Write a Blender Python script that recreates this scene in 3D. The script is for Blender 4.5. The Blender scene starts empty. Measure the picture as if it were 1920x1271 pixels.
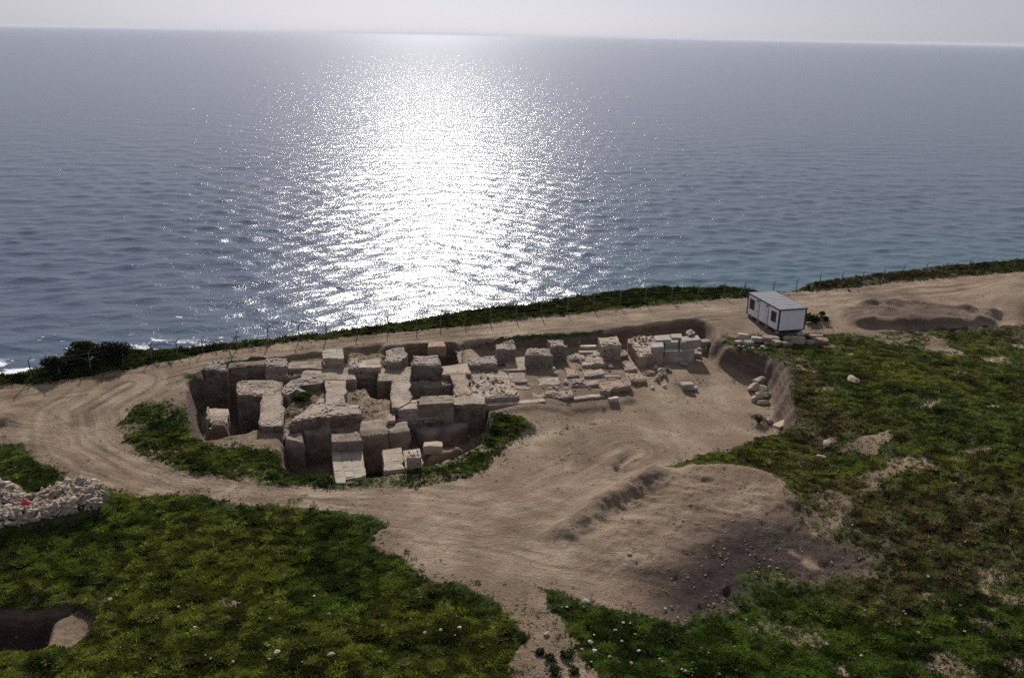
import bpy, bmesh, math, random
import numpy as np
from mathutils import Vector, Matrix, noise as mnoise

random.seed(7)
rng = np.random.default_rng(11)
scene = bpy.context.scene
COL = scene.collection

# ------------------------------------------------------------------ camera
FPX = 1600.0                      # focal length in pixels of the 1920 wide photograph
HC = 32.0                         # drone height over the coast road
ROLL = math.atan(37.0 / 1920.0)
PITCH = math.atan(569.0 * math.cos(ROLL) / FPX)
_f = np.array([0, math.cos(PITCH), -math.sin(PITCH)])
_r0 = np.array([1.0, 0, 0]); _u0 = np.array([0, math.sin(PITCH), math.cos(PITCH)])
_R = math.cos(ROLL) * _r0 + math.sin(ROLL) * _u0
_U = -math.sin(ROLL) * _r0 + math.cos(ROLL) * _u0
cam_d = bpy.data.cameras.new('drone_camera')
cam_d.sensor_width = 36.0; cam_d.lens = 36.0 * FPX / 1920.0
cam_d.clip_start = 0.5; cam_d.clip_end = 90000.0
cam = bpy.data.objects.new('drone_camera', cam_d); COL.objects.link(cam)
cam.matrix_world = Matrix(((_R[0], _U[0], -_f[0], 0), (_R[1], _U[1], -_f[1], 0), (_R[2], _U[2], -_f[2], HC), (0, 0, 0, 1)))
scene.camera = cam

# ------------------------------------------------------------------ sky, sun, exposure
SUN_AZ = math.atan((812 - 960) / FPX / math.cos(PITCH))      # measured from +Y towards +X
SUN_EL = math.radians(30.5)
world = bpy.data.worlds.new('World'); scene.world = world; world.use_nodes = True
wn = world.node_tree.nodes; wl = world.node_tree.links
bg = wn['Background']
sky = wn.new('ShaderNodeTexSky'); sky.sky_type = 'NISHITA'; sky.sun_disc = False
sky.sun_elevation = SUN_EL; sky.sun_rotation = SUN_AZ
sky.air_density = 1.0; sky.dust_density = 1.0; sky.ozone_density = 1.0; sky.altitude = 20
hs = wn.new('ShaderNodeHueSaturation'); hs.inputs['Saturation'].default_value = 0.4
tint = wn.new('ShaderNodeMix'); tint.data_type = 'RGBA'; tint.blend_type = 'MULTIPLY'
tint.inputs[0].default_value = 1.0; tint.inputs[7].default_value = (0.82, 0.89, 1.08, 1)
wl.new(sky.outputs[0], hs.inputs['Color']); wl.new(hs.outputs[0], tint.inputs[6])
veil = wn.new('ShaderNodeMix'); veil.data_type = 'RGBA'; veil.inputs[0].default_value = 0.4      # thin even cloud veil over the clear sky
veil.inputs[7].default_value = (9.4, 9.5, 10.8, 1); wl.new(tint.outputs[2], veil.inputs[6])
wl.new(veil.outputs[2], bg.inputs[0]); bg.inputs[1].default_value = 0.05
sun_d = bpy.data.lights.new('sun', 'SUN'); sun_d.energy = 5.0; sun_d.angle = math.radians(2)
sun_d.color = (1.0, 0.95, 0.88)
sun = bpy.data.objects.new('sun', sun_d); COL.objects.link(sun)
_sd = Vector((math.sin(SUN_AZ) * math.cos(SUN_EL), math.cos(SUN_AZ) * math.cos(SUN_EL), math.sin(SUN_EL)))
sun.rotation_euler = (-_sd).to_track_quat('-Z', 'Y').to_euler()
sun.location = (0, 60, 80)
vs = scene.view_settings
vs.view_transform = 'Standard'; vs.look = 'None'; vs.exposure = 0.08; vs.gamma = 1.0; vs.use_curve_mapping = False
scene.cycles.use_denoising = False
scene.cycles.max_bounces = 5; scene.cycles.sample_clamp_indirect = 4.0

# ------------------------------------------------------------------ numpy noise
def _h(ix, iy, seed):
    n = (ix.astype(np.int64) * 374761393 + iy.astype(np.int64) * 668265263 + seed * 1442695041) & 0x7fffffff
    n = ((n ^ (n >> 13)) * 1274126177) & 0x7fffffff
    return ((n ^ (n >> 16)) & 0xffff) / 65535.0
def vnoise(x, y, seed=0):
    x = np.asarray(x, float); y = np.asarray(y, float)
    x0 = np.floor(x); y0 = np.floor(y); fx = x - x0; fy = y - y0
    fx = fx * fx * fx * (fx * (fx * 6 - 15) + 10); fy = fy * fy * fy * (fy * (fy * 6 - 15) + 10)
    a = _h(x0, y0, seed); b = _h(x0 + 1, y0, seed); c = _h(x0, y0 + 1, seed); d = _h(x0 + 1, y0 + 1, seed)
    return (a + (b - a) * fx) * (1 - fy) + (c + (d - c) * fx) * fy
def fbm(x, y, oct=4, seed=0, gain=0.5):
    s = 0; a = 1; t = 0
    for i in range(oct):
        k = 2.03 ** i
        s = s + a * vnoise(np.asarray(x) * k + 17.3 * i, np.asarray(y) * k - 9.1 * i, seed + i * 13); t += a; a *= gain
    return s / t
def sstep(t): t = np.clip(t, 0, 1); return t * t * (3 - 2 * t)

# ------------------------------------------------------------------ terrain base and photo-to-ground projection
def base_z(x, y):
    x = np.asarray(x, float); y = np.asarray(y, float)
    z = -1.3 * sstep((82 - y) / 20)                                   # falls gently from the coast road inland
    z = z + 4.6 * sstep((x - 17) / 34) * sstep((92 - y) / 34)         # grassy hill on the right
    z = z + 0.7 * sstep((50 - y) / 20) * sstep((-x + 2) / 30)
    return z
def ray(px, py):
    d = _f * FPX + _R * (px - 960.0) - _U * (py - 635.5)
    return d / np.linalg.norm(d)
def P(px, py, z=0.0, rel=True):
    """point of the place seen at a photo pixel, z metres over the terrain base (rel) or over the coast road"""
    d = ray(px, py); zz = z
    for _ in range(12):
        t = (zz - HC) / d[2]; x, y = d[0] * t, d[1] * t
        if not rel: break
        zz = z + float(base_z(x, y))
    return np.array([x, y, zz])
def PP(pts, z=0.0, rel=True): return np.array([P(a, b, z, rel)[:2] for a, b in pts])

X0, X1, Y0, Y1, ST = -72.0, 86.0, 26.0, 140.0, 0.2
xs = np.arange(X0, X1, ST); ys = np.arange(Y0, Y1, ST)
GX, GY = np.meshgrid(xs, ys); NY, NX = GX.shape
wob = 0.55
JX = GX + wob * (fbm(GX * 0.9, GY * 0.9, 3, 5) - 0.5) * 2; JY = GY + wob * (fbm(GX * 0.9, GY * 0.9, 3, 77) - 0.5) * 2

def inpoly(poly, x, y):
    r = np.zeros(x.shape, bool); n = len(poly); j = n - 1
    for i in range(n):
        xi, yi = poly[i]; xj, yj = poly[j]
        if yi != yj:
            c = ((yi > y) != (yj > y)) & (x < (xj - xi) * (y - yi) / (yj - yi) + xi)
            r ^= c
        j = i
    return r
def blur(a, r, it=2):
    r = int(r)
    if r < 1: return a
    for _ in range(it):
        for ax in (0, 1):
            pad = [(0, 0), (0, 0)]; pad[ax] = (r + 1, r)
            c = np.cumsum(np.pad(a, pad, mode='edge'), axis=ax)
            n = a.shape[ax]
            a = (np.take(c, range(2 * r + 1, 2 * r + 1 + n), axis=ax) - np.take(c, range(0, n), axis=ax)) / (2 * r + 1)
    return a
def mask(poly, r=0, jit=True):
    poly = np.asarray(poly); m = np.zeros((NY, NX))
    i0 = max(0, int((poly[:, 0].min() - X0) / ST) - 4); i1 = min(NX, int((poly[:, 0].max() - X0) / ST) + 6)
    j0 = max(0, int((poly[:, 1].min() - Y0) / ST) - 4); j1 = min(NY, int((poly[:, 1].max() - Y0) / ST) + 6)
    if i1 <= i0 or j1 <= j0: return m
    sx = (JX if jit else GX)[j0:j1, i0:i1]; sy = (JY if jit else GY)[j0:j1, i0:i1]
    m[j0:j1, i0:i1] = inpoly(poly, sx, sy)
    return blur(m, r) if r else m
def pmask(pts, r=0, z=0.0, rel=True, jit=True): return mask(PP(pts, z, rel), r, jit)
def segdist(pts, x, y):
    """distance to a polyline and length along it"""
    best = np.full(x.shape, 1e9); al = np.zeros(x.shape); L = 0
    for a, b in zip(pts[:-1], pts[1:]):
        d = b - a; l = np.hypot(*d)
        t = np.clip(((x - a[0]) * d[0] + (y - a[1]) * d[1]) / (l * l), 0, 1)
        q = np.hypot(x - a[0] - t * d[0], y - a[1] - t * d[1]); k = q < best
        best = np.where(k, q, best); al = np.where(k, L + t * l, al); L += l
    return best, al
def ridge(pts, h, w, z=0.0):
    q, al = segdist(PP(pts, z), .5 * (GX + JX), .5 * (GY + JY))
    return h * np.exp(-(q / w) ** 2) * (0.85 + 0.3 * fbm(GX * .3, GY * .3, 2, 91))

# ---- outlines read off the photograph
COAST = [(-300, 730), (0, 712), (60, 700), (140, 684), (240, 664), (400, 650), (520, 641), (640, 623), (760, 606), (900, 586), (1000, 574),
         (1100, 559), (1180, 547), (1260, 543), (1350, 542), (1400, 546), (1450, 553), (1495, 550), (1530, 534), (1600, 522), (1750, 505), (1920, 490), (2200, 462), (2600, 425)]
OUTER = [(-300, 748), (0, 724), (100, 717), (250, 690), (400, 661), (560, 642), (720, 626), (900, 608), (1100, 586), (1300, 566), (1400, 557), (1500, 550),
         (1700, 528), (1920, 509), (2300, 470), (2300, 600), (1920, 612), (1700, 620), (1560, 626), (1400, 628), (1350, 640), (1400, 662), (1455, 682), (1472, 712), (1470, 745), (1478, 782),
         (1470, 797), (1390, 820), (1300, 852), (1235, 882), (1390, 889), (1450, 904), (1492, 950), (1486, 985), (1440, 1010), (1400, 1060), (1330, 1130), (1270, 1168), (1180, 1150), (1090, 1122),
         (1000, 1097), (920, 1103), (860, 1092), (790, 1082), (760, 1046), (722, 1036), (700, 1016), (728, 985), (680, 966), (600, 955), (470, 945), (360, 932), (260, 930), (200, 918), (130, 897), (70, 862), (30, 832), (-60, 826), (-300, 840)]
ISLE = [(216, 800), (240, 770), (290, 742), (345, 708), (395, 683), (365, 700), (358, 740), (362, 790), (372, 818), (398, 834), (528, 836), (533, 872), (560, 890), (618, 886), (628, 903), (690, 893), (790, 877),
        (870, 852), (900, 834), (914, 800), (912, 768), (965, 768), (1003, 793), (965, 826), (925, 862), (880, 897), (800, 914), (640, 916), (500, 908), (380, 893), (280, 863), (232, 830)]
DIG = [(866, 648), (872, 640), (930, 637), (1020, 632), (1120, 624), (1200, 612), (1260, 603), (1305, 600), (1328, 610), (1338, 635), (1370, 655), (1420, 662), (1455, 682), (1472, 712), (1470, 745), (1478, 782),
       (1472, 796), (1390, 820), (1300, 852), (1235, 882), (1150, 930), (950, 930), (930, 870), (1000, 795), (985, 772), (910, 764), (880, 740)]
RUIN = [(362, 712), (384, 690), (430, 681), (500, 673), (600, 662), (650, 656), (720, 652), (760, 648), (850, 644), (866, 648), (884, 690), (905, 740), (905, 764), (914, 795), (892, 833), (852, 852), (790, 874), (720, 886),
        (688, 890), (684, 896), (628, 903), (620, 884), (560, 887), (534, 872), (530, 838), (398, 834), (370, 816), (360, 790), (356, 740)]

coast = PP(COAST)
land = inpoly(np.vstack([coast, [[140, 0], [-140, 0]]]), GX, GY)
cd, _ = segdist(coast, JX, JY)
out = np.where(land, 0, cd)
Z = base_z(GX, GY)
n_big = fbm(GX * 0.12, GY * 0.12, 3, 21) - 0.5
dirt = pmask(OUTER)
isle = pmask(ISLE)
bare_i = np.maximum(pmask([(262, 756), (300, 735), (345, 704), (398, 682), (372, 705), (366, 760), (330, 762)], 3), .62 * sstep((fbm(GX * .4, GY * .4, 4, 14) - .50) * 8)); dirt = np.clip(dirt - isle * (1 - .8 * bare_i), 0, 1)
for vp in ([(868, 641), (930, 633), (1020, 627), (1120, 619), (1150, 621), (1020, 635), (930, 640), (872, 646)],
           [(640, 657), (690, 651), (722, 650), (720, 664), (690, 674), (662, 676)],
           [(340, 706), (380, 688), (430, 676), (500, 668), (530, 668), (520, 675), (430, 683), (385, 692), (360, 715)],
           [(1350, 622), (1362, 618), (1380, 640), (1356, 636)]):
    dirt = np.clip(dirt - 0.85 * pmask(vp), 0, 1)
path = pmask([(880, 1098), (1000, 1098), (1040, 1150), (1075, 1200), (1110, 1260), (1140, 1310), (955, 1310), (957, 1240), (985, 1190), (945, 1140)])
dirt = np.maximum(dirt, np.clip(path * (.78 + .9 * (fbm(GX * .8, GY * .8, 3, 12) - .4)), 0, 1))
for sp, k in (([(1575, 842), (1600, 822), (1650, 812), (1672, 802), (1668, 828), (1640, 852)], .9), ([(1712, 768), (1740, 748), (1765, 745), (1750, 762)], .7),
              ([(402, 1130), (420, 1122), (440, 1128), (432, 1146), (410, 1146)], .8), ([(820, 1140), (835, 1112), (848, 1110), (838, 1145)], .8), ([(760, 1110), (790, 1085), (800, 1100), (775, 1125)], .6),
              ([(180, 1135), (195, 1110), (215, 1116), (190, 1160)], .7), ([(1560, 1250), (1580, 1235), (1600, 1262), (1570, 1275)], .8), ([(-40, 775), (0, 768), (45, 790), (30, 812), (-40, 830)], .9), ([(240, 845), (300, 838), (370, 836), (380, 842), (300, 850)], .6)):
    dirt = np.maximum(dirt, k * pmask(sp))
spots = sstep((fbm(GX * .33, GY * .33, 4, 17) - .65) * 12) * sstep((GY - 30) / 4) * (.25 + .6 * sstep((GX - 8) / 14)) * (1 - isle) * (cd > 6); dirt = np.maximum(dirt, .85 * spots * land)
dry = np.clip(.8 * sstep((fbm(GX * .08, GY * .08, 4, 40) - .44) * 5) * sstep((GX - 14) / 12) + .22 * sstep((GX - 22) / 14), 0, 1)
# ---- heights
grassy = 1 - dirt
Z = Z + grassy * (0.5 * n_big + 0.30 * (fbm(GX * 0.7, GY * 0.7, 3, 31) - .5) + 0.24 * (fbm(GX * 1.9, GY * 1.9, 2, 35) - .5))
Z = Z + dirt * 0.09 * (fbm(GX * 1.3, GY * 1.3, 4, 51, .6) - .5)
digm = pmask(DIG, 2); digw = pmask(DIG, 4)
ctrl = [(1320, 690, -2.9), (1440, 760, -2.9), (1300, 760, -2.0), (1250, 830, -.8), (1150, 800, -1.0), (1050, 830, -.3), (1000, 780, -.8), (1100, 740, -1.8), (900, 730, -1.5), (950, 650, -1.5),
        (1040, 660, -1.7), (1250, 640, -1.9), (1260, 672, -1.9), (1320, 620, -2.4), (1430, 700, -3.0), (1400, 800, -1.6), (1460, 785, -2.2), (1235, 882, 0), (1100, 910, 0), (960, 900, 0), (930, 850, 0), (1150, 680, -2.0), (1200, 720, -2.0)]
wz = 0; ww = 1e-9
for a, b, d in ctrl:
    q = P(a, b); w = 1 / ((GX - q[0]) ** 2 + (GY - q[1]) ** 2 + 1.5) ** 1.6; wz = wz + w * d; ww = ww + w
Zdig = base_z(GX, GY) * (1 - sstep((GX - 15) / 20) * .75) + wz / ww + 0.10 * (fbm(GX * .8, GY * .8, 3, 61) - .5)
Z = Z * (1 - digm) + np.minimum(Zdig, Z) * digm
tone = np.full((NY, NX), 0.5)
dirt = np.maximum(dirt, digm * (Zdig < -.1))
ruinm = pmask(RUIN, 1)
Z = Z * (1 - ruinm) + np.minimum(Z, -1.55 + .3 * (fbm(GX, GY, 3, 71) - .5)) * ruinm
dirt = np.maximum(dirt, (ruinm > .3) * 1.0)
green_in = np.zeros((NY, NX))
def room(pts, z, r=1, nz=.15, green=0.0):
    global Z, green_in
    m = pmask(pts, r, z, False)
    Z = Z * (1 - m) + (z + nz * 2 * (fbm(GX * 1.1, GY * 1.1, 3, int(abs(z) * 100)) - .5)) * m
    if green: green_in = np.maximum(green_in, m * green)
room([(531, 775), (531, 715), (612, 708), (612, 772)], -1.1, 1, .2, .6)                          # sunken room with weeds
room([(646, 790), (646, 722), (692, 718), (700, 738), (735, 738), (735, 800), (680, 800)], -1.1, 1, .2, .25)
room([(538, 704), (538, 676), (612, 668), (612, 700)], -0.45, 1, .15, .3)
room([(648, 708), (648, 662), (722, 655), (722, 690), (700, 712)], -0.6, 1, .2, .45)
room([(862, 705), (860, 656), (885, 650), (930, 690), (884, 706)], -.7, 1, .2)
def pit(pts, zrim, z, r=1):
    global Z
    m = pmask(pts, r, zrim, False, False); Z = Z * (1 - m) + np.minimum(Z, z + .3 * (fbm(GX * 1.2, GY * 1.2, 3, 73) - .5)) * m
pit([(384, 712), (442, 706), (446, 734), (490, 738), (488, 790), (450, 800), (432, 800), (428, 765), (392, 764), (386, 740)], -.6, -5.6)
pit([(364, 806), (364, 730), (388, 716), (388, 792), (428, 792), (430, 806), (372, 816)], -1.0, -3.9)
pit([(535, 824), (570, 811), (624, 806), (624, 884), (600, 886), (560, 888), (536, 872)], -1.3, -4.6)
pit([(678, 815), (722, 814), (722, 884), (684, 890)], -1.2, -5.8)
pit([(724, 816), (770, 790), (850, 768), (908, 760), (914, 795), (892, 832), (850, 850), (795, 868), (792, 842), (722, 838)], -1.2, -3.7)
pit([(764, 708), (848, 703), (858, 742), (770, 748)], -.4, -3.4)
pit([(759, 686), (760, 656), (803, 651), (850, 649), (858, 664), (858, 682), (826, 684)], -.3, -3.6)
pit([(690, 714), (736, 712), (737, 738), (700, 738)], -.8, -3.4)
pit([(648, 713), (692, 713), (692, 720), (648, 722)], -.8, -2.6)
room([(400, 836), (430, 818), (486, 800), (531, 797), (531, 836)], -1.25, 1)                     # earth shelf in front of the west walls
room([(800, 862), (800, 838), (850, 838), (880, 830), (850, 852)], -2.6, 1, .2)
step = pmask([(905, 760), (880, 745), (900, 690), (960, 660), (1120, 640), (1180, 660), (1190, 720), (1125, 738), (1020, 749)], 1)
Z = Z + .32 * step
# trench at the lower left
tr = pmask([(-120, 1160), (0, 1150), (60, 1146), (115, 1142), (150, 1138), (168, 1152), (152, 1186), (138, 1206), (60, 1209), (-120, 1218)], 1)
Z = Z - 2.1 * tr
trl = pmask([(88, 1148), (155, 1136), (170, 1155), (142, 1210), (62, 1218)], 1)
Z = Z + 1.75 * tr * trl
dirt = np.maximum(dirt, (tr > .3) * 1.0)
# spoil heap and berms
heap = pmask([(1052, 1012), (1130, 940), (1225, 890), (1300, 886), (1390, 890), (1450, 905), (1490, 950), (1484, 985), (1420, 1010), (1370, 1050), (1320, 1100), (1250, 1110), (1130, 1060)], 5)
heap = blur(heap, 3); Z = Z + heap * 0.85
sx = (GX * .35 + GY * .94); sy = (GX * .94 - GY * .35)
furrow = fbm(sx * 1.6 + 1.5 * n_big, sy * .22, 3, 81) - .5
Z = Z + heap * (furrow * .16 + .30 * (fbm(GX * .9, GY * .9, 3, 83) - .5) + .22 * (fbm(GX * 2.1, GY * 2.1, 2, 84) - .5))
Z = Z + ridge([(1062, 1000), (1130, 955), (1185, 918), (1228, 896)], .72, 1.2) + ridge([(1300, 892), (1390, 890), (1450, 906), (1486, 950)], .45, .9)
Z = Z - .65 * pmask([(1075, 1015), (1140, 968), (1200, 930), (1228, 908), (1240, 960), (1165, 985), (1100, 1022)], 4, 0, True, False)
Z = Z - .7 * pmask([(1145, 875), (1160, 855), (1182, 842), (1185, 852), (1170, 868), (1172, 882)], 1)
berm_m = pmask([(1575, 590), (1620, 576), (1700, 578), (1790, 588), (1862, 594), (1862, 612), (1700, 616), (1600, 612)], 2)
Z = Z + 1.0 * berm_m * (.7 + .6 * fbm(GX * .6, GY * .6, 2, 66)) + ridge([(1600, 580), (1720, 582), (1860, 594)], .5, 1.0)
Z = Z + 2.6 * pmask([(1840, 560), (1880, 535), (1960, 520), (2100, 540), (2100, 600), (1900, 606)], 9)
Z = Z + ridge([(1522, 588), (1540, 604)], .8, 1.0) + ridge([(-60, 800), (10, 790)], .7, 1.4)
pile_poly = [(-60, 960), (0, 932), (22, 924), (40, 932), (48, 952), (72, 950), (112, 930), (152, 916), (180, 916), (198, 936), (186, 968), (150, 980), (90, 992), (40, 1002), (-60, 1012)]
pile = pmask(pile_poly, 3, 0, True, False)
Z = Z + 1.45 * pile - .6 * pile * pmask([(-60, 975), (20, 960), (60, 962), (120, 950), (160, 945), (140, 968), (60, 982), (-60, 998)], 3)
# the verge bank along the coast and the drop to the water
verge_w = np.where(land, np.exp(-(cd / 1.6) ** 2), 0)
Z = Z + .25 * verge_w
drop = np.where(land, 0, sstep(out / 9.0) * 8 + np.minimum(out, 12) * .12)
Z = Z - drop + np.where(land, 0, (fbm(GX * .5, GY * .5, 3, 99) - .5) * np.clip(out, 0, 3) * .8)
# wheel ruts along the tracks
streak = np.full((NY, NX), 0.5); tq = sx * 1.0 + 1.2 * n_big; ta = sy * 1.0; tw = np.zeros((NY, NX))
TR = [[(-200, 770), (60, 740), (250, 715), (420, 672), (700, 640), (900, 622), (1100, 603), (1300, 583), (1500, 566), (1700, 548), (1920, 530), (2300, 500)],
      [(-200, 800), (60, 800), (150, 810), (220, 850), (330, 905), (520, 930), (720, 945), (900, 960), (1010, 940), (1100, 890), (1180, 830)],
      [(240, 720), (150, 770), (160, 830), (250, 880), (380, 912)]]
for k, t in enumerate(TR):
    q, al = segdist(PP(t), GX, GY)
    f = np.exp(-(q / 4.2) ** 4); side = np.where(f > np.maximum(tw, .25), 1, 0); tq = np.where(side, q + 40 * k + 30, tq); ta = np.where(side, al, ta); tw = np.maximum(tw, f)
    s = fbm(q * 2.6 + 1.6 * (fbm(GX * .25, GY * .25, 3, 44) - .5) * 2, al * .14, 4, 120 + k, .6)
    streak = streak * (1 - f) + s * f
    s = .5 + .35 * (s - .5)
    rut = np.exp(-((np.abs(q) - .85) / .22) ** 2)
    Z = Z - dirt * f * rut * .035 * (vnoise(al * .2, q * 0, 9 + k)) - dirt * f * .012 * (s - .5)
q, al = segdist(PP([(1000, 1080), (1080, 1010), (1180, 950), (1250, 900)]), GX, GY)
apron = pmask([(700, 960), (900, 920), (1150, 880), (1250, 880), (1492, 950), (1480, 1010), (1270, 1160), (1000, 1090), (760, 1040)], 6)
s2 = fbm(sx * 2.0 + 2 * n_big, sy * .16, 4, 141)
tw = np.maximum(tw, apron); streak = streak * (1 - apron) + (.5 + .5 * (s2 - .5)) * apron
Z = Z + apron * (s2 - .5) * .05 + apron * .14 * (fbm(GX * 1.1, GY * 1.1, 4, 145) - .5)
tone = np.clip(.5 + (streak - .5) * 1.55 + .8 * n_big + .8 * (fbm(GX * .45, GY * .45, 4, 333) - .5), 0, 1)
dark = pmask([(1285, 1060), (1330, 1005), (1400, 985), (1500, 975), (1600, 1015), (1660, 1050), (1580, 1095), (1500, 1120), (1420, 1135), (1330, 1168), (1260, 1175), (1200, 1155), (1240, 1090)], 6) * sstep((fbm(GX * .4, GY * .4, 4, 151) - .22) * 8)
dark = np.maximum(dark, .7 * pmask([(955, 1000), (985, 985), (1010, 1000), (975, 1020)], 5))
dark = np.maximum(dark, .5 * berm_m); dark = np.maximum(dark, .34 * blur(step, 2) * sstep((fbm(GX * .5, GY * .5, 3, 156) - .3) * 4))
dark = np.maximum(dark, (tr > .4) * (trl < .5) * .95)  # trench outside the ledge coloured dark to stand in for its shade
dirt = np.maximum(dirt, pmask([(1290, 1060), (1400, 985), (1500, 972), (1600, 1012), (1650, 1050), (1570, 1092), (1500, 1118), (1420, 1132), (1330, 1166), (1250, 1172)], 4) * np.clip(.62 + 1.1 * (fbm(GX * .5, GY * .5, 3, 155) - .42), 0, 1))
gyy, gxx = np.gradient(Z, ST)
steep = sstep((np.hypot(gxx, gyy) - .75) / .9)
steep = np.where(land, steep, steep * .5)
VX, VY = GX, GY

def hz(x, y):
    u = min(max((x - X0) / ST, 0), NX - 2); v = min(max((y - Y0) / ST, 0), NY - 2)
    i, j = int(u), int(v); a, b = u - i, v - j
    return float((Z[j, i] * (1 - a) + Z[j, i + 1] * a) * (1 - b) + (Z[j + 1, i] * (1 - a) + Z[j + 1, i + 1] * a) * b)
def G(px, py):
    """where the ray through a photo pixel first meets the finished terrain"""
    d = ray(px, py); t = 30.0
    while t < 170:
        x, y, z = d[0] * t, d[1] * t, HC + d[2] * t
        if X0 < x < X1 and Y0 < y < Y1 and z < hz(x, y): break
        t += .1
    return np.array([x, y, hz(x, y)])

# ------------------------------------------------------------------ materials
def mat(name):
    m = bpy.data.materials.new(name); m.use_nodes = True
    nt = m.node_tree; return m, nt, nt.nodes, nt.links, nt.nodes['Principled BSDF']
def N(nt, t, **kw):
    n = nt.nodes.new(t)
    for k, v in kw.items(): setattr(n, k, v)
    return n
def attr(nt, name, typ='GEOMETRY'):
    n = nt.nodes.new('ShaderNodeAttribute'); n.attribute_name = name; n.attribute_type = typ; return n
def noise_n(nt, scale, detail=4, rough=.55, vec=None, dist=0):
    n = nt.nodes.new('ShaderNodeTexNoise'); n.inputs['Scale'].default_value = scale; n.inputs['Detail'].default_value = detail
    n.inputs['Roughness'].default_value = rough; n.inputs['Distortion'].default_value = dist
    if vec is not None: nt.links.new(vec, n.inputs['Vector'])
    return n
def ramp(nt, src, stops):
    r = nt.nodes.new('ShaderNodeValToRGB'); e = r.color_ramp.elements
    while len(e) < len(stops): e.new(.5)
    for q, (p, c) in zip(e, stops): q.position = p; q.color = (*c, 1) if len(c) == 3 else c
    nt.links.new(src, r.inputs[0]); return r
def mixc(nt, fac, a, b, mode='MIX'):
    m = nt.nodes.new('ShaderNodeMix'); m.data_type = 'RGBA'; m.blend_type = mode
    for s, v in ((0, fac), (6, a), (7, b)):
        if isinstance(v, (int, float)): m.inputs[s].default_value = v
        elif isinstance(v, tuple): m.inputs[s].default_value = (*v, 1)
        else: nt.links.new(v, m.inputs[s])
    return m.outputs[2]
def math_n(nt, op, a, b=None, c=None):
    m = nt.nodes.new('ShaderNodeMath'); m.operation = op
    for i, v in enumerate((a, b, c)):
        if v is None: continue
        if isinstance(v, (int, float)): m.inputs[i].default_value = v
        else: nt.links.new(v, m.inputs[i])
    return m.outputs[0]
def texco(nt): return nt.nodes.new('ShaderNodeNewGeometry').outputs['Position']
def bump(nt, h, strength, dist, normal=None):
    b = nt.nodes.new('ShaderNodeBump'); b.inputs['Strength'].default_value = strength; b.inputs['Distance'].default_value = dist
    nt.links.new(h, b.inputs['Height'])
    if normal is not None: nt.links.new(normal, b.inputs['Normal'])
    return b.outputs[0]

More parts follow.
